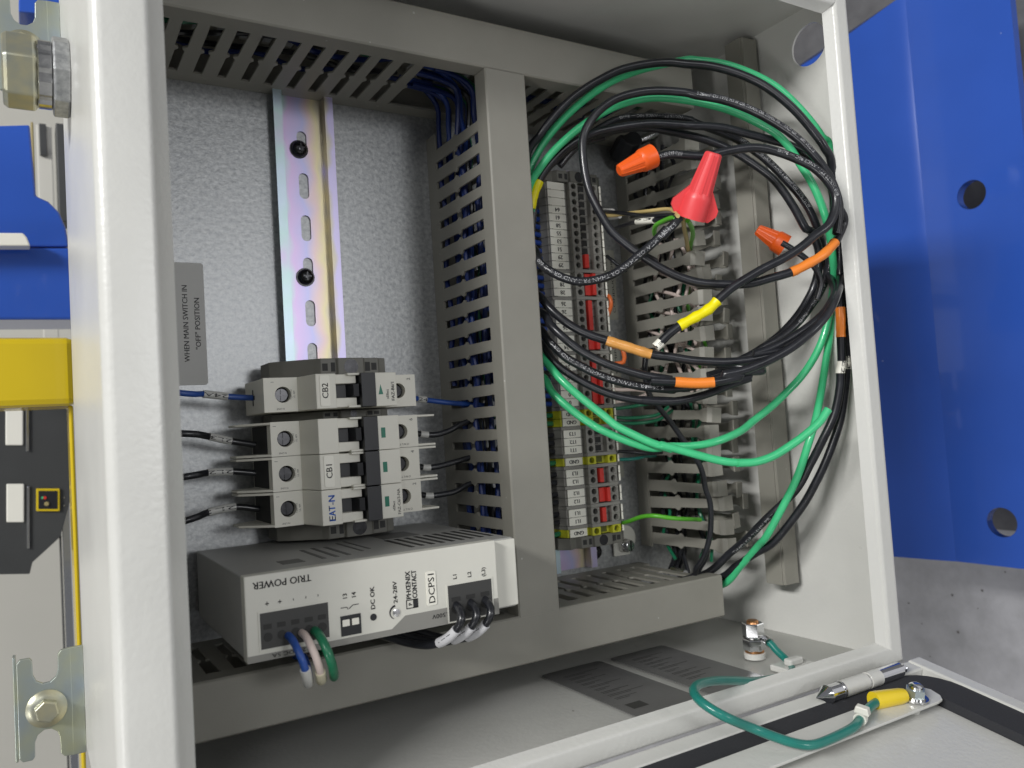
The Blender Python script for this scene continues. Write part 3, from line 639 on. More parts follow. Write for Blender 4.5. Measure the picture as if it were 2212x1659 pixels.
class Wire:
    def __init__(s,label,P,r,mtl,group=None,cat='wire',n=12,name='wire',step=2.2):
        s.P=catmull(P,step); s.r=r; base=s.P[0]
        ph=[random.uniform(0,6.28) for _ in range(6)]; am=0.22 if r>2 else 0.1
        for i in range(2,len(s.P)-2):
            q=i*step; s.P[i]=s.P[i]+V(math.sin(q/19+ph[0])+0.6*math.sin(q/8.3+ph[1]),math.sin(q/23+ph[2])+0.6*math.sin(q/9.1+ph[3]),math.sin(q/17+ph[4]))*am
        s.t=Thing(name,label,cat,base,group); m_=MB(); m_.tube(s.P,r,n); s.t.part('insulation',m_,mtl,smooth=True)
    def idx(s,reg,x,y):
        p=np.array(px(reg,x,y)); return min(range(len(s.P)),key=lambda i:np.hypot(*(pix(s.P[i])-p)))
    def sub(s,a,b):
        i,j=s.idx(*a),s.idx(*b); return s.P[i:j+1] if i<=j else s.P[j:i+1][::-1]
    def sleeve(s,a,b,mtl,r,label,name='tape_sleeve',txt=None,wob=0.0,tx=ink,th=2.2):
        P=s.sub(a,b); 
        if len(P)<3: return
        m_=MB(); ph=random.random()*6
        m_.tube(P,(lambda t:r*(1+wob*math.sin(ph+t*19)+wob*0.7*math.sin(ph+t*41))),14); o=s.t.part(name,m_,mtl,label=label,smooth=True)
        if txt: s.write(a,b,txt,th,tx,r+0.12,o)
        return o
    def write(s,a,b,txt,h,mtl,r=None,parent=None,off=0.0):
        P=s.sub(a,b); r=r or s.r+0.05
        L=[0]
        for i in range(len(P)-1): L.append(L[-1]+np.linalg.norm(P[i+1]-P[i]))
        vs,fs=glyphs(txt)
        if not vs or L[-1]<0.5: return
        xs=[p[0] for p in vs]; k=h/0.70; wd=(max(xs)-min(xs)); kx=L[-1]/wd; m_=MB(); out=[]
        La=np.array(L); PA=np.array(P)
        for x,y in vs:
            sx=(x-min(xs))*kx; i=min(max(int(np.searchsorted(La,sx))-1,0),len(P)-2); f=(sx-La[i])/max(La[i+1]-La[i],1e-6)
            p=PA[i]*(1-f)+PA[i+1]*f; T=unit(PA[min(i+2,len(P)-1)]-PA[max(i-1,0)]); N=unit(NV-T*(NV@T)); B=np.cross(N,T)
            a_=((y-0.35)*k+off)/r; out.append(p+N*(r*math.cos(a_))+B*(r*math.sin(a_)))
        m_.add(out,fs); s.t.part('printed_text',m_,mtl,parent=parent)
R=2.45
DZ={}
GB='thick black coiled wires'; GG='thick green coiled wires'
LEFTIN=lambda y,z=58: V(112,y,z)
# green wires
g1=Wire('outermost green coil wire following the big black loop',pts([('U',1148,432,60),('A',190,1290),('A',300,1040),('A',480,800),('A',680,600),('A',900,442),('A',1100,345),('A',1350,262),('A',1659,200),('B',300,180),('B',500,210),('B',700,275),('B',900,372),('B',1050,488),('B',1200,645),('B',1320,805),('B',1395,950),('F',1150,520,140),('F',1150,760,140),('F',1125,1050,138),('F',1100,1300,136),('F',1050,1659,134),('H',940,280,132),('H',870,650,('x',250)),('H',790,930,('x',247)),('H',640,1370,('x',244)),('K',1600,540,('x',240)),('K',1480,690,('x',238)),('K',1300,900,('x',236)),('K',1090,1110,72),V(226,-233,52)],-4),2.3,wgrn,GG)
g2=Wire('inner green coil wire passing under the yellow sleeve, looping in a wide bottom curve',pts([('U',1152,462,58),('A',200,1400),('A',300,1215),('A',430,1050),('A',600,890),('A',740,785),('A',860,712),('A',1000,642),('A',1200,582),('A',1400,560),('A',1659,568),('B',200,505),('B',400,540),('B',600,600),('B',800,692),('B',950,780),('B',1060,900),('B',1150,1050),('B',1230,1180),('B',1300,1330),('B',1350,1470),('F',1110,300),('F',1140,520,148),('F',1150,720,146),('F',1120,950,142),('F',1060,1200,138),('F',960,1430,136),('F',830,1659,134),('H',700,230,130),('H',560,385,127),('H',400,540,124),('H',200,705,118),('H',0,842),('G',1300,825),('G',1100,915),('G',900,965),('G',700,985),('G',500,985),('G',300,955),('L',1300,315),('L',1100,268),('L',900,190),('L',700,95),('D',800,1590),('D',650,1490),('D',500,1370),('D',350,1230),('D',235,1060,60),V(108,-95,52)],2),2.3,wgrn,GG)
g3=Wire('green wire with bare cut end crossing the other green wires at lower right',pts([('U',1150,748,58),('D',300,930),('D',450,1095),('D',600,1235),('D',750,1360),('D',900,1480),('D',1060,1590),('L',900,70),('L',1100,170),('L',1300,262),('L',1500,330),('G',400,975),('G',700,1055),('G',1000,1130),('G',1200,1163),('G',1400,1163),('H',0,1170),('H',200,1160),('H',400,1092),('H',600,965),('H',750,855),('H',900,720),('H',1000,585)],6),2.3,wgrn,GG)
# black wires
b1=Wire('outermost black coil wire forming the tall top loop',pts([('U',1146,470,58),('A',175,1120),('A',300,900),('A',430,735),('A',560,600),('A',700,490),('A',850,398),('A',1050,302),('A',1300,242),('A',1500,222),('A',1659,226),('B',200,205),('B',400,225),('B',600,278),('B',800,362),('B',950,460),('B',1100,592),('B',1250,765),('B',1350,905),('B',1405,1050),('F',1190,330,150),('F',1200,600,150),('F',1215,760,150),('F',1205,880,('x',262)),('F',1215,1050,('x',265)),('F',1218,1250,('x',267)),('F',1222,1500,('x',267)),('H',1130,160,('x',266)),('H',1125,330,('x',265)),('H',1060,650,('x',262)),('H',930,930,('x',258)),('H',800,1180,('x',252)),('H',640,1470,('x',246)),('K',1560,410,('x',242)),('K',1350,615,('x',238)),('K',1180,760,('x',234)),('K',900,1000,64),V(215,-232,45)],4),R,wblk,GB)
b1.sleeve(('F',1212,990),('F',1218,1245),t_org,2.8,'orange sleeve on the black wire by the rim',wob=0.05)
b1.sleeve(('H',1130,62),('H',1128,178),white,2.75,'white wire marker reading E2','wire_marker',txt='E2')
b1.write(('K',1200,742),('K',1640,320),'THWN OR THHN PR II',1.8,wink)
b2=Wire('second black wire beside the rim with a white marker',pts([('F',1215,420,146),('F',1235,640,148),('F',1228,800,('x',268)),('F',1245,1100,('x',272)),('F',1262,1300,('x',274)),('F',1280,1500,('x',275)),('H',1200,100,('x',275)),('H',1190,330,('x',274)),('H',1140,680,('x',270)),('H',1050,960,('x',266)),('H',960,1180,('x',262)),('H',850,1400,('x',256)),('H',700,1659,('x',250)),('K',1659,640,('x',246)),('K',1450,770,('x',240)),('K',1250,905,('x',236)),('K',1040,1050,70),V(218,-236,46)]),R,wblk,GB)
b2.sleeve(('H',1212,22),('H',1205,135),white,2.7,'white wire marker','wire_marker',txt='E3')
b3=Wire('black wire with printed text passing over the green wire, ending in an orange sleeve',pts([('F',1180,30),('F',1235,160,150),('F',1190,300),('F',1150,370),('F',1050,480),('F',900,572),('F',750,645),('F',550,700),('F',300,748),('E',1200,745),('E',1000,752),('E',750,745),('E',550,695),('E',350,600),('E',150,470),('C',1450,1190),('C',1300,1115),('C',1150,1005),('C',1000,870),('C',900,710),('C',820,560),('C',745,400),('C',695,200),('A',695,1050),('A',700,930),('A',745,810),('A',850,670),('A',1000,565),('A',1200,508),('A',1400,492),('A',1659,510),('B',300,468),('B',500,505),('B',700,575),('B',900,675),('B',1100,805),('B',1260,960),('B',1370,1110),('B',1435,1250),('B',1465,1400),('B',1440,1600)],10),R,wblk,GB)
b3.sleeve(('F',1150,370),('F',755,645),t_org,2.75,'bright orange sleeve bent near the rim',wob=0.04)
b3.write(('B',300,468),('B',1250,950),'5.26mm² CU TYPE MTW OR THWN OR THHN PR II AND GR II  600 VOLTS',1.9,wink,off=0.2)
b4=Wire('black wire from the upper orange wire nut to the yellow sleeve',pts([('A',1340,1125),('A',1500,1085),('A',1659,1085),('B',150,948),('B',350,962),('B',500,935),('B',650,908),('B',800,900),('B',950,930),('B',1100,985),('B',1250,1062),('B',1370,1180),('B',1430,1300),('B',1420,1420),('B',1370,1530),('F',980,290),('F',850,400),('F',700,500),('F',500,605),('F',350,692),('F',200,785),('F',80,885),('E',800,990),('E',650,1080),('E',530,1150),('E',430,1230),('E',360,1300),('E',310,1345)],14),R,wblk,GB)
b4.sleeve(('E',905,905),('E',520,1150),t_yel,2.95,'bright yellow sleeve above the printed duct fingers',wob=0.06)
b4.sleeve(('E',368,1292),('E',300,1350),white,2.7,'white wire marker reading E1','wire_marker',txt='E1',th=1.6)
b4.write(('A',1640,1085),('A',1375,1118),'(UL) (BI) E51583',1.9,wink,off=0.2)
b4.write(('B',1420,1300),('B',940,925),'600 VOLTS FT1 - ANCE 90C — RoHS',1.9,wink)
b5=Wire('glossy black wire arching below the green one, yellow sleeve at its left end',pts([('A',215,1590,60),('A',250,1430),('A',330,1270),('A',450,1120),('A',600,990),('A',780,900),('A',1000,845),('A',1300,800),('A',1500,800),('A',1659,812),('B',250,712),('B',500,728),('B',700,775),('B',900,828),('B',1060,880),('B',1240,985),('B',1370,1150),('B',1420,1350),('B',1400,1550),('F',1130,400,148),('F',1110,560,145),('F',1070,700,142),('F',1010,830,139),('F',930,950,136),('F',850,1060,133),('F',750,1170,130),('F',600,1285,126),('F',450,1370,122),('E',1150,1500,112),('E',1000,1560,108),('E',800,1610,104)],-2),R,wblk,GB)
b5.sleeve(('A',210,1600),('A',285,1335),t_yel,2.9,'yellow sleeve beside the covered duct',wob=0.05)
b5.write(('F',1060,640),('F',780,1110),'FT1 - ANCE 90C — RoHS',1.9,wink)
b6=Wire('black wire through the middle of the coil, glossy highlights at its top',pts([('A',400,1180,62),('A',560,1040),('A',760,930),('A',1000,860),('A',1300,835),('A',1659,842),('B',250,795),('B',450,862),('B',600,930),('B',750,1020),('B',900,1130),('B',1000,1245),('B',1100,1400),('B',1190,1560),('F',930,260),('F',1000,420,140),('F',1000,600,138),('F',960,770,135),('F',900,900,132),('F',820,1030,130),('F',700,1170,126),('F',560,1290,122),('F',400,1400,118),('F',250,1480,114),('F',100,1560,108),('E',1050,1630,104)],-8),R,wblk,GB)
b7=Wire('black wire with printed text under the glossy one, right side of the coil',pts([('A',480,1190,62),('A',700,960),('A',1000,770),('A',1300,740),('A',1659,755),('B',300,695),('B',500,765),('B',650,835),('B',750,905),('B',870,1000),('B',1000,1130),('B',1130,1280),('B',1220,1420),('B',1290,1580),('F',1030,330,134),('F',1055,500,134),('F',1050,650,133),('F',1000,800,130),('F',930,930,128),('F',850,1050,126),('F',740,1170,124)],-13),R,wblk,GB)
b7.write(('B',650,835),('B',1200,1390),'NYLON OR T90 (UL) 10 AWG 5.26mm² CU TYPE MTW',1.9,wink)
b7.write(('A',1640,755),('A',1040,770),'VOLTS FT1 - ANCE 90C — RoHS',1.9,wink)
b8=Wire('black wire ending in the tan sleeve beside the terminal row',pts([V(108,-40,54),('D',190,170),('D',300,300),('D',450,440),('D',600,540),('D',750,610),('D',940,668),('D',1150,730),('D',1420,812),('E',450,1432),('E',650,1465),('E',900,1480),('E',1100,1470),('E',1300,1440),('E',1500,1380),('F',400,1420),('F',550,1365),('F',700,1290),('F',900,1160),('F',1050,1030),('F',1135,900),('F',1150,800),('F',1110,700,138),('F',1060,560,134),('F',1020,420,132)],8),R,wblk,GB)
b8.sleeve(('D',948,670),('D',1430,815),t_tan,2.9,'tan heat-shrink sleeve with torn white end',wob=0.04)
b8.sleeve(('D',1400,806),('D',1440,818),white,2.6,'white wire marker','wire_marker')
b9=Wire('black wire ending in the flat orange sleeve over the duct fingers',pts([V(108,-55,52),('D',185,270),('D',230,370),('D',330,500),('D',450,620),('D',600,745),('D',750,835),('D',950,925),('D',1200,1000),('D',1400,1050),('D',1659,1095),('G',300,270),('G',580,288),('G',800,300),('G',1000,290),('G',1150,262),('G',1300,225),('F',100,1610),('F',250,1580),('F',400,1530),('F',600,1435),('F',800,1310),('F',1000,1140),('F',1120,980),('F',1180,820),('F',1215,660,150)],12),R,wblk,GB)
b9.sleeve(('G',590,289),('G',1000,290),t_org,2.95,'orange sleeve lying over the duct fingers',wob=0.03)
b10=Wire('black printed wire just below the tan-sleeved wire',pts([V(108,-66,50),('D',195,530),('D',300,660),('D',400,765),('D',500,860),('D',700,972),('D',850,1045),('D',1050,1110),('D',1300,1165),('D',1659,1205),('G',250,345),('G',450,355),('G',650,345),('G',800,320),('G',950,270),('G',1100,225),('G',1250,180),('E',1300,1560),('F',60,1500,112)],5),R,wblk,GB)
b10.write(('D',1560,1190),('D',330,690),'5.26mm² CU TYPE MTW OR THWN OR THHN PR II AND GR II',2.0,wink)
b11=Wire('lowest black coil wire, curving under the others to the right',pts([V(108,-75,48),('D',210,690),('D',350,885),('D',500,1015),('D',700,1135),('D',900,1225),('D',1100,1285),('D',1400,1328),('D',1659,1325),('G',200,478),('G',400,495),('G',600,490),('G',800,455),('G',1000,395),('G',1200,310),('G',1400,235),('F',100,1655),('F',350,1570),('F',550,1470),('F',700,1385)],0),R*0.95,wblk,GB)
b12=Wire('printed black wire sagging across the top terminals up to the red wire nut',pts([V(108,-8,50),('C',130,1040),('C',200,1190),('C',330,1295),('C',480,1370),('C',650,1412),('C',830,1392),('C',1000,1335),('C',1150,1235),('C',1300,1110),('C',1450,980),('C',1600,820),('E',350,330),('E',450,225),('E',540,130)],18),R,wblk,GB)
b12.write(('E',500,180),('C',220,1200),'5.26mm² CU TYPE MTW OR THWN OR THHN PR II AND GR II  II 600',2.1,wink,off=0.2)
b13=Wire('short black stub leading into the right-hand orange wire nut',pts([('F',660,370),('F',760,430),('F',880,515),('F',980,620),('F',1020,760),('F',990,900)],-4),1.75,wblk,GB)
b14=Wire('slim black wire dropping steeply across the lower duct fingers',pts([('G',255,20,92),('G',245,160,90),('G',265,310,88),('G',320,470,88),('G',420,590,88),('G',520,710,88),('G',640,880,88),('G',760,1060,88),('G',860,1240,88),('G',920,1450,87),('K',905,70,86),('K',955,220,86),('K',965,400,85),('K',950,600,83),('K',890,800,80),('K',810,930,76),('K',745,1030,70),V(200,-232,45)]),1.75,wblk,GB)
b15=Wire('faint black wire at the far left edge of the green loop',pts([('U',1147,520,58),('A',300,1230,60),('A',480,1080,64),('A',700,985,70),('A',900,930,76)],0),1.7,wblk,GB)
# wire nuts
def nut(label,mtl,tip,base,r0,r1,wing=0):
    tip=np.asarray(tip); base=np.asarray(base); d=unit(base-tip); L=np.linalg.norm(base-tip)
    t=Thing('wire_nut',label,'wire nut',tip)
    s=MB(); rib=lambda th:1+0.055*(1 if math.sin(th*9)>0.1 else 0)
    s.lathe(tip,d,[(0,r0*0.72),(0.6,r0*0.93),(1.5,r0),(L*0.62,r0+(r1-r0)*0.62)],72,fl=rib); t.part('ribbed_cap',s,mtl,smooth=False)
    s=MB(); s.lathe(tip,d,[(L*0.60,r0+(r1-r0)*0.60),(L*0.66,r1*0.96),(L*0.70,r1),(L,r1*1.04),(L,r1*0.86),(L*0.72,r1*0.8)],40); t.part('skirt',s,mtl,smooth=True)
    if wing:
        s=MB(); side=unit(np.cross(d,NV)); n=np.cross(side,d)
        for sg in (-1,1):
            prof=[(L*0.50,r1*0.70),(L*0.79,r1+wing),(L*0.88,r1+wing),(L*1.0,r1+wing*0.35),(L*1.0,r1*0.7),(L*0.55,r1*0.5)]
            s.hull([tip+d*a+side*sg*b_-n*1.5 for a,b_ in prof],[tip+d*a+side*sg*b_+n*1.5 for a,b_ in prof])
        t.part('wing',s,mtl,bevel=0.12,seg=1)
    return t
def P3(r,x,y,z): return at(*px(r,x,y),z=z)
nut('red winged wire nut hanging in the middle of the coil',nut_r,P3('B',438,935,150),P3('B',248,1470,132),4.6,7.9,5.2)
nut('upper orange wire nut pointing down-left above the duct',nut_o,P3('A',1035,1240,112),P3('A',1350,1100,118),3.6,6.6)
nut('right-hand orange wire nut open towards the rim, in front of the bright wall',nut_o,P3('F',428,245,112),P3('F',690,400,122),3.4,6.7)
# thin wires by the red nut
Wire('tan wire entering the red wire nut from the terminals',pts([('C',890,680,38),('C',1000,690,50),('C',1200,660,80),('C',1400,635,100),('C',1620,618,120),('E',520,120,135)]),1.15,wtan)
Wire('thin black wire running beside the tan one to the red nut',pts([('C',900,640,38),('C',1000,650,52),('C',1200,670,84),('C',1400,690,104),('C',1600,680,120),('E',500,110,132)]),1.2,wblk)
Wire('thin black wire with white marker sleeve left of the red nut',pts([('C',950,860,40),('C',1050,820,55),('C',1200,770,80),('C',1300,752,95),('C',1450,738,105),('C',1620,720,120)]),1.3,wblk).sleeve(('C',1265,758),('C',1450,738),white,1.9,'white marker sleeve','wire_marker',txt='63',th=1.6)
Wire('green-yellow wire curling under the red nut',pts([('E',490,130,130),('E',400,160,118),('E',310,215,108),('E',285,260,100),('E',310,300,92),('E',380,300,86)]),1.35,wgy)
Wire('tan wire dropping from the red nut into the open duct',pts([('E',565,150,128),('E',580,240,112),('E',600,330,92),('E',615,420,74),('E',640,520,55)]),1.35,wtan)
Wire('green-yellow wire dropping from the red nut into the open duct',pts([('E',610,160,128),('E',650,240,112),('E',660,310,95),('E',640,390,78),('E',645,480,55)]),1.35,wgy)
for k,(a_,lab) in enumerate((([('C',900,640,38),('C',960,640,45),('C',1000,645,50)],'upper'),([('C',905,690,38),('C',980,700,46),('C',1080,690,55)],'lower'))):
    Wire(f'white marker sleeve, {lab} of two on wires leaving the top terminals',pts(a_),1.9,tubing,cat='wire marker',name='wire_marker')
# orange thin loops
Wire('thin orange wire bulging beside the terminals marked 26',pts([('D',930,170,34),('D',965,190,38),('D',985,260,40),('D',975,330,38),('D',950,390,34)]),1.35,worg)
Wire('thin orange wire loop behind the tan sleeve',pts([('D',985,730,34),('D',1080,740,40),('D',1120,800,44),('D',1120,900,44),('D',1080,965,42),('D',1030,960,38),('D',990,925,34)]),1.5,worg)
# green wires leaving the earth terminals on the right
for k,(a_,m_,lab,r_) in enumerate((
 ([('D',1010,1410,34),('D',1150,1395,40),('D',1300,1370,46),('D',1420,1350,50),('D',1560,1320,40)],wdgr,'thin dark green wire leaving the upper earth terminal',1.2),
 ([('D',1010,1500,34),('D',1150,1510,40),('D',1350,1500,46),('D',1500,1470,50),('G',500,560,45)],wdgr,'thin dark green wire, upper one beside the lower earth terminal',1.2),
 ([('D',1010,1550,34),('D',1150,1570,40),('D',1350,1560,46),('D',1520,1520,50),('G',540,600,42)],wdgr,'thin dark green wire, lower one beside the lower earth terminal',1.2),
 ([('L',920,440,34),('L',1050,440,38),('L',1150,425,42),('L',1230,405,40),('L',1330,400,25)],wteal,'thin teal wire leaving the single earth terminal',1.15),
 ([('L',920,350,34),('L',1050,360,40),('L',1250,375,46),('L',1400,365,40)],wblk,'thin black wire above the teal one',1.2),
 ([('L',965,1135,34),('L',1050,1110,44),('L',1180,1065,58),('L',1320,1055,70),('L',1500,1080,78),('K',700,400,78),('K',850,405,70)],wgy,'green-yellow wire arching from the bottom earth terminal into the duct',1.4),
 ([('C',940,1130,34),('C',1000,1180,42),('C',1060,1230,46),('C',1150,1290,40)],wblk,'thin black wire across the small white notice',1.2),
 ([('D',985,1190,34),('D',1100,1200,42),('D',1250,1200,46),('D',1420,1220,44)],wwht,'pinkish white wire leaving the terminals marked 0',1.2),
 ([('D',1010,1340,34),('D',1150,1320,42),('D',1250,1300,46),('D',1400,1240,44)],wwht,'pale wire below the printed black wire',1.2))):
    Wire(lab,pts(a_),r_,m_,n=10)
# left-hand bundle between covered duct and terminals
k=0
for n,yc,wh in rows:
    if n in ('',): continue
    col,cn=(wdbl,'dark blue') if n in ('64','61','58','55','53','51','29','28','26','24','0') else ((wdgr,'dark green') if n=='GND' else (wblk,'black'))
    dy=random.uniform(-3,5)
    wv=Wire(f'{cn} wire entering the terminal {wh}',[V(98,yc+dy+2,38),V(112,yc+dy,38),V(128,yc+dy*0.5,34),V(140,yc,29),V(147.0,yc,26)],1.6,col,group='thin wires between covered duct and terminals',n=8,step=4)
    if random.random()<0.75:
        i0_=random.randint(4,7); m_=MB(); P=wv.P[i0_:i0_+3]; m_.tube(P,2.15,10); wv.t.part('wire_marker',m_,tubing,smooth=True)
# right-hand wires in the open duct (many, not countable as one mass of individual runs)
runs=[]
cols=[wwht,wwht,wdgr,wblk,wwht,wblk,wdgr,wgy,wblk,wblk,wwht,wdgr,wblk,wblk]
names={id(wwht):'white',id(wdgr):'dark green',id(wblk):'black',id(wgy):'green-yellow'}
pos=['nearest the terminals','second from the terminals','third from the terminals','deep on the terminal side','left of the duct middle','in the duct middle, deep','in the duct middle, shallow','right of the duct middle','deep near the end wall','fourth from the end wall','third from the end wall','second from the end wall','nearest the end wall, deep','nearest the end wall']
for k,cm in enumerate(cols):
    x0=239+k*1.55; z0=[30,44,24,18,48,20,52,56,16,28,50,40,20,34][k]
    top=70 if cm is wblk else (-30 if cm is not wwht else -2); bot=-236 if cm in (wblk,wdgr) else -120
    P=[]; yy=top
    while yy>bot: P.append(V(min(258.5,max(238.5,x0+random.uniform(-3,3))),yy,z0+random.uniform(-7,7))); yy-=16
    Wire(f'thin {names[id(cm)]} wire inside the open duct, {pos[k]}',P,1.2 if cm is not wblk else 1.5,cm,group='thin wires lying in the open duct',n=8,step=4)
for k in range(6):
    y0=-20-k*15; Wire(f'{"white" if k%2 else "pink-white"} wire slipping out of the open duct between fingers, number {["one","two","three","four","five","six"][k]} from the top',[V(237+random.uniform(0,4),y0+4,20),V(240,y0-6,44+random.uniform(-3,10)),V(247,y0-18,60),V(252,y0-30,52)],1.25,wwht,group='pale wires crossing the open duct',n=8,step=3)
# blue wires inside the covered vertical duct and bending in from the top one
bl=[]
for k in range(14):
    x=84+ (k%7)*2.9+random.uniform(-0.6,0.6); z=16+(k//7)*22+random.uniform(-6,8)
    cm=[wddn,wdbl,wddn,wddn,wblk,wddn,wdgr][k%7]; nm={id(wddn):'navy',id(wdbl):'blue',id(wblk):'black',id(wdgr):'dark green'}[id(cm)]
    end=-200 if k%3 else -110
    P=[V(x-34+ k*0.8,92-(k%4)*2.2,z+4),V(x-14,90-(k%4)*2,z+4),V(x-2,80,z+3),V(x,66,z)]
    yy=48
    while yy>end: P.append(V(min(103,max(83.6,x+random.uniform(-1.5,1.5))),yy,z+random.uniform(-3,3))); yy-=18
    ln=['closest to the breakers','second lane from the breakers','third lane from the breakers','in the middle','third lane from the terminals','second lane from the terminals','closest to the terminals'][k%7]
    Wire(f'{nm} wire in the covered duct, {ln}, {"near plate" if k<7 else "near cover"}',P,1.55,cm,group='wires bundled inside the covered duct',n=8,step=4)
for k in range(5):
    P=[V(-108+x*26,90+random.uniform(-6,4),20+k*9+random.uniform(-4,4)) for x in range(7)]
    Wire(f'dark wire lying in the top duct, {ordn[k] if k<4 else "fifth"} from the plate',P,1.5,[wddn,wblk,wblk,wddn,wdgr][k],group='wires lying in the top duct',n=8,step=6)
for k in range(3):
    P=[V(118+x*20,90+random.uniform(-6,4),24+k*14+random.uniform(-3,3)) for x in range(6)]
    Wire(f'dark wire in the top duct beyond the corner, {ordn[k]} from the plate',P,1.6,[wddn,wddn,wdgr][k],group='wires lying in the top duct',n=8,step=6)
# breaker wires
def brk(label,a_,mtl,mark=None,r_=1.55):
    wv=Wire(label,pts(a_),r_,mtl,n=12)
    if mark: wv.sleeve(mark[0],mark[1],tubing,2.0,'white printed wire marker','wire_marker',txt=mark[2],th=1.9)
    return wv
brk('blue wire marked 24A entering breaker CB2 from the left',[V(-116,-89,26),('N',110,552,26),('N',330,560,26),('N',600,585,27),('N',760,595,27),('N',890,600,27)],wblu,(('N',610,588),('N',345,562),'24A'))
brk('upper black wire entering the left side of breaker CB1',[V(-116,-113,24),('N',130,990,26),('N',400,1020,26),('N',640,1070,27),('N',900,1110,28)],wblk,(('N',650,1070),('N',395,1018),'2L3'),1.75)
brk('middle black wire entering the left side of breaker CB1',[V(-116,-140,24),('N',150,1455,26),('N',380,1415,26),('N',650,1400,27),('N',900,1420,28)],wblk,(('N',650,1400),('N',385,1415),'2L2'),1.75)
brk('lower black wire entering the left side of breaker CB1',[V(-116,-165,24),('U',400,1125,26),('U',450,1107,26),('U',510,1095,27),('U',560,1100,28)],wblk,(('U',512,1095),('U',448,1107),'2L1'),1.75)
brk('blue wire leaving breaker CB2 towards the covered duct',[('M',900,345,30),('M',960,352,30),('M',1030,362,29),('M',1200,385,28),('M',1400,400,28),('M',1520,410,30)],wblu,(('M',945,348),('M',1028,362),'24'))
for nm,o_ in (('upper',0),('middle',1),('lower',2)):
    d=[(0,0),(18,270),(40,500)][o_]
    brk(f'{nm} black wire leaving breaker CB1 towards the covered duct',[('M',950+d[0],635+d[1],28),('M',1020+d[0],645+d[1],28),('M',1120+d[0],645+d[1]-(12 if o_ else 0),29),('M',1230+d[0],610+d[1]-(6 if o_==1 else 0),31),('M',1330+d[0],555+d[1]+(20 if o_==1 else 0),33),('M',1440+d[0],520+d[1]+(20 if o_==1 else 0),34)],wblk,(('M',975+d[0],640+d[1]),('M',1038+d[0],646+d[1]),''),1.7)
# supply output and input wires
def psw(label,x,mtl,end,mk=None,col=None,z=None,r_=1.6,ys=-202.5):
    P=[V(x,ys,117),V(x+0.4,ys-0.6,124),V(x+1.0,ys-4,130),V(x+2.3,ys-9,132),V(x+4.0,ys-14.5,130),V(x+6.0,ys-19.5,124),V(x+9.5,ys-21.5,114),V(x+13,ys-20,100),V(x+15,ys-18.5,84),V(x+16,ys-27,62)]
    wv=Wire(label,P,r_,mtl); 
    if mk: 
        m_=MB(); PP=wv.P[mk[0]:mk[1]]; m_.tube(PP,2.15,12); o=wv.t.part('wire_marker',m_,mk[2],smooth=True); 
        return wv
    return wv
psw('blue wire with white marker plugged into the supply output',-53.3,wblu,None,(9,16,tubing))
psw('pink-white wire plugged into the supply output',-47.7,wwht,None,(10,17,mat('marker_cream',(0.62,0.58,0.42),0.45)))
psw('green-yellow wire plugged into the supply output',-42.2,wdgr,None,None,r_=1.9)
for k,(x,l) in enumerate(((24.4,'L1'),(32.0,'L2'),(39.6,'L3'))):
    P=[V(x,-203,118),V(x-0.2,-204.5,124),V(x-1.0,-208,127),V(x-3.0,-213,125),V(x-6.0,-218.5,118),V(x-9.5,-222,108),V(x-15,-222,98),V(x-23,-219,90),V(x-34,-214,80),V(x-44,-214,66)]
    wv=Wire(f'black wire with white marker plugged into input {l} of the supply',P,1.9,wblk,group='black supply input wires')
    m_=MB(); m_.tube(wv.P[6:13],2.35,12); o=wv.t.part('wire_marker',m_,mat('marker_white',(0.66,0.66,0.68),0.4) if k==0 else MATS['marker_white'],smooth=True)
    tw=['2L1','2L2','2L3'][k]; wv.t  # print on the marker
    a_=wv.P[6]; b_=wv.P[12]
    m_=MB(); T=unit(b_-a_); N=unit(NV-T*(NV@T)); B=np.cross(N,T); text(m_,tw,(a_+b_)/2+N*2.45,T,B,2.0,9); wv.t.part('printed_text',m_,ink,parent=o)
# ---------------------------------------------------------------- stickers and small hardware
def sticker_plate(label,pts_,mtl,n=None,cat='label',thick=0.25,rad=0):
    pass
s=MB(); s.rrect((-81.5,-56.5,0.05),(1,0,0),(0,1,0),47,66.5,1.5,0.3); st=Thing('warning_sticker','grey sticker about the main switch in OFF position, on the bare plate','sticker',(-81,-57,0))
st.part('sticker_sheet',s,MATS.get('stk') or mat('stk',(0.50,0.50,0.48),0.5))
s=MB(); text(s,'WHEN MAIN SWITCH IN',(-68.2,-56.5,0.42),*UP,2.7,41.5,bold=0.06); text(s,'"OFF" POSITION',(-62.2,-56.5,0.42),*UP,2.7,28,bold=0.06); text(s,'LIVE TERMINALS INSIDE',(-76,-56.5,0.42),*UP,2.2,38,bold=0.02) if False else None
st.part('printed_text',s,ink)
def notice(label,x0,x1,y0,y1,lines,h=1.9):
    t=Thing('small_notice',label,'label',((x0+x1)/2,(y0+y1)/2,0)); s=MB(); s.rrect(((x0+x1)/2,(y0+y1)/2,0.05),(1,0,0),(0,1,0),x1-x0,y1-y0,1.0,0.3); t.part('notice_sheet',s,sticker)
    s=MB()
    for i,(tx,x) in enumerate(lines): text(s,tx,(x,(y0+y1)/2,0.4),*UP,h,(y1-y0)*0.8,bold=0.05)
    t.part('printed_text',s,ink)
notice('small white notice beside the terminals marked 29 and 28',212,227,-51,0,[('USE COPPER ONLY',219),('CONDUCTORS',224)])
notice('small white notice behind the orange loop and tan sleeve',212,226,-103,-67,[('CU CONDUCTORS',217),('75 C MIN',222)])
notice('small white printed notice beside the terminals marked 1L3',207,222,-164,-136,[('TORQUE 5 IN-LB',212),('SEE DIAGRAM',217)],1.5)
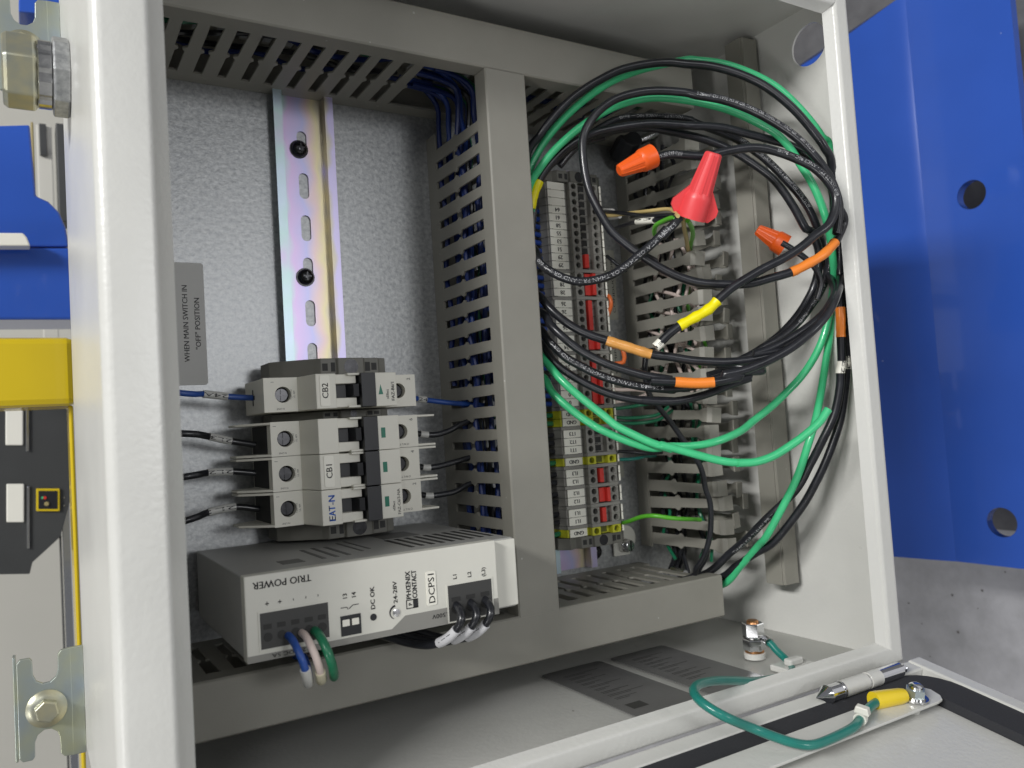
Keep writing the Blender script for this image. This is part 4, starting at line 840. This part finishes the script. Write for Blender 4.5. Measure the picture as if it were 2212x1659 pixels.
t=Thing('threaded_stud','zinc threaded stud behind the upper orange wire nut','stud',P3('A',1215,965,14))
s=MB(); a_=P3('A',1215,965,14); b_=P3('A',1385,893,16); L_=np.linalg.norm(b_-a_); s.lathe(a_,b_-a_,[(x_*L_/30,3.3 if x_%2 else 2.9) for x_ in range(31)],20); t.part('thread',s,steel)
t=Thing('cable_stub','short dark cable gland block behind the upper orange wire nut','cable gland',P3('A',1020,1100,8))
s=MB(); a_=P3('A',1040,1120,6); b_=P3('A',1150,920,24); s.lathe(a_,b_-a_,[(0,6),(2,9),(np.linalg.norm(b_-a_),9)],10); t.part('gland_body',s,blackp,bevel=0.5)
t=Thing('threaded_stud','thin threaded rod standing between the open duct and the lower duct','stud',P3('K',545,945,26))
s=MB(); a_=P3('K',545,945,26); b_=P3('K',690,985,44); L_=np.linalg.norm(b_-a_); s.lathe(a_,b_-a_,[(x_*L_/36,2.2 if x_%2 else 1.85) for x_ in range(37)],16); t.part('thread',s,steel)
# earth lug plate with screw near the lower duct end
t=Thing('ground_lug','pale round lug with slotted screw at the bottom of the terminal rail','ground lug',(216,-210,0))
s=MB(); s.rrect((214,-211,1.2),(1,0,0),(0,1,0),14,15,0.6,1.2); s.lathe((218,-207,1.2),(0,0,1),[(0,9.0),(1.15,9.0)],32); t.part('lug_plate',s,MATS['nylon_tie'],bevel=0.15)
s=MB(); s.lathe((215.5,-211.5,2.3),(0.15,0,1),[(0,5.2),(3.2,5.2),(3.6,4.9)],6); t.part('nut',s,steel)
s=MB(); s.lathe((215.5,-211.5,5.0),(0.15,0,1),[(0,3.9),(4.6,3.9),(5.0,3.5)],24); sc=t.part('screw',s,steel,smooth=True)
s=MB(); s.box(215.9,216.9,-215,-208,9.4,10.15); t.part('screw_slot',s,dark_steel,sc)
# stud on the hinge-side wall with wire
t=Thing('ground_stud','stacked steel nuts on a copper stud, on the bright wall near the hinge','ground stud',(226,-270,108))
s=MB(); s.lathe((226,-269.8,108),(0,1,0),[(0,6.2),(3.2,6.4),(3.4,5.6)],32); t.part('paint_collar',s,paint,smooth=True)
s=MB(); s.lathe((226,-266.2,108),(0,1,0),[(0,5.6),(1.2,5.6)],28); t.part('copper_washer',s,copper,smooth=True)
s=MB(); s.lathe((226,-265,108),(0,1,0),[(0,6.2),(0.6,6.5),(6.0,6.5),(6.6,6.1)],6,ph=0.35); t.part('lower_nut',s,chrome)
s=MB(); s.lathe((226,-257.8,108),(0,1,0),[(0,6.3),(0.8,6.3)],28); t.part('washer',s,steel,smooth=True)
s=MB(); s.lathe((226,-257,108),(0,1,0),[(0,6.1),(0.5,6.4),(7.4,6.4),(8,6.0)],6,ph=0.1); t.part('upper_nut',s,chrome)
s=MB(); s.lathe((226,-250,108),(0,1,0),[(0,3.5),(2.0,3.5),(2.5,3.0)],24); t.part('stud_end',s,copper,smooth=True)
s=MB(); a_=V(230,-257,110); b_=P3('R7',1020,490,122); s.hull([a_+V(0,-0.7,-3),a_+V(0,-0.7,3),a_+V(0,0.7,3),a_+V(0,0.7,-3)],[(a_+b_)/2+V(0,-0.9,-2.6),(a_+b_)/2+V(0,-0.9,2.6),(a_+b_)/2+V(0,0.9,2.6),(a_+b_)/2+V(0,0.9,-2.6)]); s.lathe((a_+b_)/2,b_-a_,[(0,2.5),(np.linalg.norm(b_-a_)*0.5,2.7)],16); t.part('crimp_lug',s,steel,smooth=True)
tw=Wire('teal ground wire looping from the stud over the rim to the door',[b_,P3('R7',1110,580,128),P3('R7',1190,655,134),P3('R7',1235,745,143),P3('R7',1180,800,149),P3('R7',1040,830,152),P3('R7',880,852,157),P3('R7',700,848,162),P3('R7',500,850,168),P3('R7',370,872,174),P3('R7',318,925,179),P3('R7',350,1000,184),P3('R7',450,1085,190),P3('R7',620,1185,196),dp(*datp(*px('R7',850,1285),13),13),dp(*datp(*px('R7',1050,1362),10),10),dp(*datp(*px('R7',1250,1425),8),8),dp(*datp(*px('R7',1420,1440),7),7),dp(*datp(*px('R7',1600,1385),6.5),6.5),dp(*datp(*px('R7',1800,1290),6),6),dp(*datp(*px('J',330,1260),6),6),dp(*datp(*px('J',400,1170),6),6),dp(*datp(*px('J',470,1110),5.5),5.5)],2.15,wteal)
cp=at(*px('R7',1240,720),z=139)
t=Thing('cable_clip','white adhesive cable clip under the rim beside the ground stud','cable clip',cp)
s=MB(); s.box(cp[0]-9,cp[0]+13,-270,-266.5,cp[2]-9,cp[2]+9); t.part('clip_base',s,paint,bevel=0.8)
s=MB(); s.box(cp[0]-5,cp[0]+6,-266.5,-262.5,cp[2]-2.5,cp[2]+3); t.part('clip_loop',s,paint,bevel=1.2)
# yellow ring lug
pa=dp(*datp(*px('J',455,1105),5.5),5.5); pb=dp(*datp(*px('J',690,1065),5.5),5.5)
t=Thing('ring_lug','yellow insulated ring lug crimped on the teal wire at the door','cable lug',pa)
s=MB(); d=pb-pa; L=np.linalg.norm(d); s.lathe(pa,d,[(-2,3.2),(-2,4.3),(0,4.4),(L*0.5,4.1),(L*0.8,3.9),(L*0.95,3.4),(L*0.95,2.0)],24); t.part('yellow_barrel',s,mat('lug_yellow',(0.84,0.62,0.02),0.3,coat=0.3),smooth=True)
s=MB(); s.lathe(dp(238,28.8,3.9),DN,[(0,5.2),(0.9,5.2)],24); t.part('ring',s,steel,smooth=True)
# cable tie
tp=dp(*datp(*px('J',300,1270),5),5)
t=Thing('cable_tie','white nylon tie holding the teal wire to the door strip','cable tie',tp)
s=MB(); i0=min(range(len(tw.P)),key=lambda i:np.linalg.norm(tw.P[i]-tp)); T=unit(tw.P[i0+1]-tw.P[i0-1]); s.lathe(tw.P[i0]-T*1.6,T,[(0,2.3),(0,3.0),(3.2,3.0),(3.2,2.3)],20); t.part('tie_band',s,clearp,smooth=True)
s=MB(); h0=tw.P[i0]+DN*2.8; B=np.cross(T,DN); s.hull([h0-T*2.2-B*3,h0+T*2.2-B*3,h0+T*2.2+B*4,h0-T*2.2+B*4],[p+DN*3.4 for p in (h0-T*2.0-B*2.4,h0+T*2.0-B*2.4,h0+T*2.0+B*3,h0-T*2.0+B*3)]); t.part('tie_head',s,clearp,bevel=0.5)
# foil name plates on the hinge-side wall
def foil(label,x0,x1,z0,z1,flip):
    t=Thing('name_plate',label,'name plate',((x0+x1)/2,-269.9,(z0+z1)/2)); s=MB(); s.rrect(((x0+x1)/2,-269.95,(z0+z1)/2),(0,0,1),(1,0,0),z1-z0,x1-x0,3,0.35); t.part('foil_sheet',s,nameplate)
    s=MB(); y=-269.5
    def tx(a,x,z,h,w_=None): text(s,a,(x,y,z),(-1,0,0),(0,0,1),h,w_,bold=0.05)
    s.add([(x0+6,y,z1-20),(x0+16,y,z1-20),(x0+16,y,z1-12),(x0+6,y,z1-12)],[(0,1,2,3)])
    for i in range(9):
        z=z0+12+i*6; L=(0.9,0.6,0.8,0.5,0.85,0.4,0.7,0.9,0.55)[i]*(x1-x0-16)
        s.add([(x0+8,y,z),(x0+8+L,y,z),(x0+8+L,y,z+0.5),(x0+8,y,z+0.5)],[(0,1,2,3)])
        s.add([(x0+8,y,z+1.8),(x0+8+L*0.6,y,z+1.8),(x0+8+L*0.6,y,z+2.3),(x0+8,y,z+2.3)],[(0,1,2,3)])
    t.part('plate_print',s,MATS['connector_dark'])
    return t
foil('dark foil name plate on the hinge-side wall, left one of the pair',111,154,49,140,0)
foil('dark foil name plate on the hinge-side wall, right one nearer the ground stud',161,204,50,141,0)
# ---------------------------------------------------------------- hardware outside, left edge
def bolt_bracket(label,yc):
    t=Thing('mounting_bracket',label,'bracket',(-137,yc,-22)); s=MB()
    # plate with two U notches
    ring=[(-151,27),(-137.5,27)]
    pts_=[(-150.5,24),(-144.8,24),(-144.0,22),(-143.6,14)]
    half=[(-151,0),(-151,23),(-149.5,25),(-145.2,25),(-144.2,23.5),(-144,16.5),(-142.6,13.2),(-139.8,11.4),(-136.8,11.6),(-134.2,13.6),(-133.2,16.5),(-133,24.5),(-131.5,26.5),(-127.2,27),(-127.0,0)]
    poly=half+[(x,-y_) for x,y_ in half[::-1]][1:-1]
    s.prism([(x,yc+y_) for x,y_ in poly],'z',-22,-19.5); bd=t.part('bracket_plate',s,zincb,bevel=0.4)
    s=MB(); s.prism([(-152.6,yc-25),(-151.2,yc-25),(-151.2,yc+26),(-152.6,yc+26)],'z',-30,-21.5); s.box(-128.0,-121.6,yc-27,yc+27,-21.8,-19.6); t.part('bracket_flange',s,zincb,bevel=0.4)
    s=MB(); s.lathe((-138.6,yc-1,-19.4),(0,0,1),[(0,9.2),(0.8,9.2),(1.6,8.0),(2.6,6.2)],36); bo=t.part('bolt_flange',s,zincy,smooth=True)
    s=MB(); s.lathe((-138.6,yc-1,-16.8),(0,0,1),[(0,5.8),(4.2,5.8),(5.0,5.0)],6); t.part('bolt_head',s,zincy,bo,bevel=0.3)
bolt_bracket('iridescent zinc bracket with flanged bolt at the lower left edge','x' and -248)
bolt_bracket('iridescent zinc bracket at the upper left, partly hidden by the big hex fitting',92)
t=Thing('conduit_fitting','large zinc hex conduit nut screwed into the outer cabinet wall, upper left','conduit fitting',(-121.5,50,44))
fc=V(0,50.5,46)
s=MB(); s.lathe((-128.5,fc[1],fc[2]),(-1,0,0),[(0,14.5),(0.5,15.2),(5.5,15.2),(6,14.5)],48,fl=lambda th:1.0 if math.sin(th*8)>-0.3 else 0.93); t.part('lock_nut',s,MATS['bright_steel'],smooth=False)
s=MB(); s.lathe((-121.6,fc[1],fc[2]),(-1,0,0),[(0,17.5),(1.0,18.0),(6.2,18.0),(6.8,17.0)],8); t.part('washer',s,MATS['galvanised_sheet'],bevel=0.4)
s=MB(); s.lathe((-134,fc[1],fc[2]),(-1,0,0),[(0,14.2),(1.5,16.6),(12,16.6),(14,15.2),(14,9)],6,ph=0.25); t.part('hex_nut',s,MATS['yellow_zinc'],bevel=0.8)
# ---------------------------------------------------------------- things behind and below
def slab(name,label,cat,mtl,u0,v0,u1,v1,z,th,bev=0,group=None):
    a_=at(u0,v0,z=z); b_=at(u1,v1,z=z); x0,x1=sorted((a_[0],b_[0])); y0,y1=sorted((a_[1],b_[1]))
    s=MB(); s.box(x0,x1,y0,y1,z-th,z); return single(name,s,mtl,label,cat,bevel=bev,base=(float((x0+x1)/2),float((y0+y1)/2),float(z-th)),group=group)
slab('yellow_beam','thick yellow painted beam crossing behind the cabinet at left','steel beam',yellow,-260,727,166,875,-70,46,4)
slab('yellow_post','thin yellow upright strip behind the cabinet edge, lower left','steel post',yellow,148,876,190,1750,-78,30,1)
s=MB(); z=-260
def bq(u,v,zz=z): p=at(u,v,z=zz); return (p[0],p[1])
t=Thing('blue_machine_frame','blue painted machine frame behind the left edge of the cabinet','machine frame',(*bq(60,600),z-60))
s=MB(); s.prism([bq(-300,535),bq(170,535),bq(170,690),bq(-300,690)],'z',z-60,z); t.part('cross_beam',s,blue,bevel=2)
s=MB(); r=[bq(-300,275),bq(64,265),bq(78,420),bq(105,432),bq(128,455),bq(143,490),bq(150,530),bq(-300,530)]; s.prism(r,'z',z-50,z-4); t.part('gusset_plate',s,blue,bevel=1.5)
s=MB(); s.prism([bq(-300,500,z+20),bq(50,503,z+20),bq(58,512,z+20),bq(66,531,z+20),bq(-300,531,z+20)],'z',z+6,z+20); t.part('white_guard_strip',s,MATS['label_white'],bevel=1)
s=MB(); s.prism([bq(40,-60),bq(140,-60),bq(140,28),bq(40,20)],'z',z-50,z-4); t.part('upper_plate',s,blue,bevel=1)
slab('tan_post','narrow tan upright post behind the blue gusset','post',wood,66,262,78,440,-330,20,1)
t=Thing('dark_machine_panel','dark grey machine front with light windows and small yellow framed switch plate','machine panel',(*bq(60,1000,-420),-460))
zz=-420
def pn(name,mtl,u0,v0,u1,v1,d0,d1,bev=0,parent=None,poly=None):
    s=MB(); P_=[bq(*q,zz) for q in (poly or ((u0,v0),(u1,v0),(u1,v1),(u0,v1)))]; s.prism(P_,'z',zz+d0,zz+d1); return t.part(name,s,mtl,parent=parent,bevel=bev)
pn('panel_body',dframe,0,0,0,0,-30,0,0.6,None,[(-300,876),(151,876),(151,1085),(130,1160),(70,1215),(64,1240),(-300,1245)])
pn('window',MATS['label_white'],12,876,50,962,0.2,2,1.5); pn('window',MATS['label_white'],14,1045,52,1128,0.2,2,1.5)
pn('trim',steel,56,876,63,975,0.2,2.4,0.5); pn('trim',steel,58,1050,64,1185,0.2,2.4,0.5)
sw=pn('switch_plate',yellow,78,1055,129,1104,0.2,3,0.6); pn('switch_plate_inner',blackp,83,1060,124,1099,3.0,3.4,0,sw)
s=MB(); c=bq(97,1075,zz); s.lathe((*c,zz+3.4),(0,0,1),[(0,1.6),(1.2,1.2)],12); t.part('red_button',s,red,sw,smooth=True)
s=MB(); c=bq(92,1075,zz); s.lathe((c[0],c[1],zz+3.4),(0,0,1),[(0,1.2),(0.8,0.9)],12); t.part('green_button',s,wgrn,sw,smooth=True)
s=MB(); c=bq(101,1088,zz); s.lathe((*c,zz+3.4),(0,0,1),[(0,2.2),(2,1.6)],12); t.part('key_switch',s,wood,sw,smooth=True)
for v_ in (1075,1092):
    s=MB(); c=bq(139,v_,zz); s.lathe((*c,zz+0.1),(0,0,1),[(0,1.0),(0.6,0.8)],12); t.part('screw',s,steel,smooth=True)
slab('dark_upright','dark grey upright strip with bright edge beside the yellow post','post',dframe,130,1085,150,1750,-425,25,1)
slab('bright_trim_strip','thin shiny strip along the dark upright','trim',chrome,150,1085,156,1750,-424,10,0.5)
slab('dark_upright','dark upright between blue gusset and cabinet','post',dframe,120,265,160,480,-440,30,1)
slab('cabinet_door_panel','pale grey cabinet panel behind the tan post','panel',MATS['shop_wall'],78,268,128,740,-520,20,1)
slab('dark_handle_slot','dark vertical slot on the pale panel','handle',dframe,84,266,102,336,-515,4,0.5)
# blue base plate below (towards the floor), with two holes
s=MB(); s.box(715.5,719.5,-262,900,-700,420); single('floor_shade_sheet',s,mat('floor_shade_dark',(0.10,0.10,0.108),0.7,bump=0.5,bscale=140,vscale=20,col2=(0.17,0.17,0.18),detail=8),'added dark sheet for floor shade, seen through the holes of the blue plate','shade sheet',base=(719.5,0,0))  # dark sheet added to stand for the shadow under the blue plate
t=Thing('blue_base_plate','large glossy blue plate with two round holes below the cabinet','machine base',(602,0,30))
X0=600
def quad_holes(mb,X,y0,y1,z0,z1,holes,r,sg,depth=0):
    ys=sorted([y0,y1]+[h_-24 for h_,_ in holes]+[h_+24 for h_,_ in holes]); hz_=holes[0][1]
    for i in range(len(ys)-1):
        c=(ys[i]+ys[i+1])/2; hh=[h_ for h_,_ in holes if abs(h_-c)<1]
        if hh and abs(ys[i+1]-ys[i]-48)<1e-6:
            mb.holed((X,c,hz_),(0,1,0) if sg>0 else (0,-1,0),(0,0,1),48,48,circ(r,36),depth,False)
            mb.add([(X,ys[i],z0),(X,ys[i+1],z0),(X,ys[i+1],hz_-24),(X,ys[i],hz_-24)],[(0,1,2,3)]); mb.add([(X,ys[i],hz_+24),(X,ys[i+1],hz_+24),(X,ys[i+1],z1),(X,ys[i],z1)],[(0,1,2,3)])
        else: mb.add([(X,ys[i],z0),(X,ys[i+1],z0),(X,ys[i+1],z1),(X,ys[i],z1)],[(0,1,2,3)])
s=MB(); hs=[(-236.5,55.5),(60.3,56)]
quad_holes(s,X0,-276,268,10,104,hs,13.2,-1,0.0); quad_holes(s,X0+9,-276,268,10,104,hs,13.2,1,9)
s.add([(X0,-276,104),(X0,268,104),(X0+9,268,104),(X0+9,-276,104)],[(0,1,2,3)]); s.add([(X0,-276,10),(X0,-276,104),(X0+9,-276,104),(X0+9,-276,10)],[(0,1,2,3)])
for h_,z_ in hs:
    rr=circ(13.2,36); s.add([(X0,h_+a_,z_+b_) for a_,b_ in rr]+[(X0+9,h_+a_,z_+b_) for a_,b_ in rr],[(i,(i+1)%36,36+(i+1)%36,36+i) for i in range(36)])
t.part('flange',s,blue)
s=MB(); ring=[(X0,10),(X0-3,2),(X0-14,-60),(X0-26,-180),(X0-17,-180),(X0-5,-60),(X0+6,2),(X0+9,10)]
def yend(z): return 268 if z>0 else max(230,268+z*0.3)
s.hull([(x,-276,z) for x,z in ring],[(x,yend(z),z) for x,z in ring]); t.part('web',s,blue,smooth=True)
# ---------------------------------------------------------------- put the cabinet upright in the room
for o in list(scene.objects):
    if o.parent is None and o.type in ('MESH','EMPTY'):
        o.matrix_world = G @ o.matrix_basis
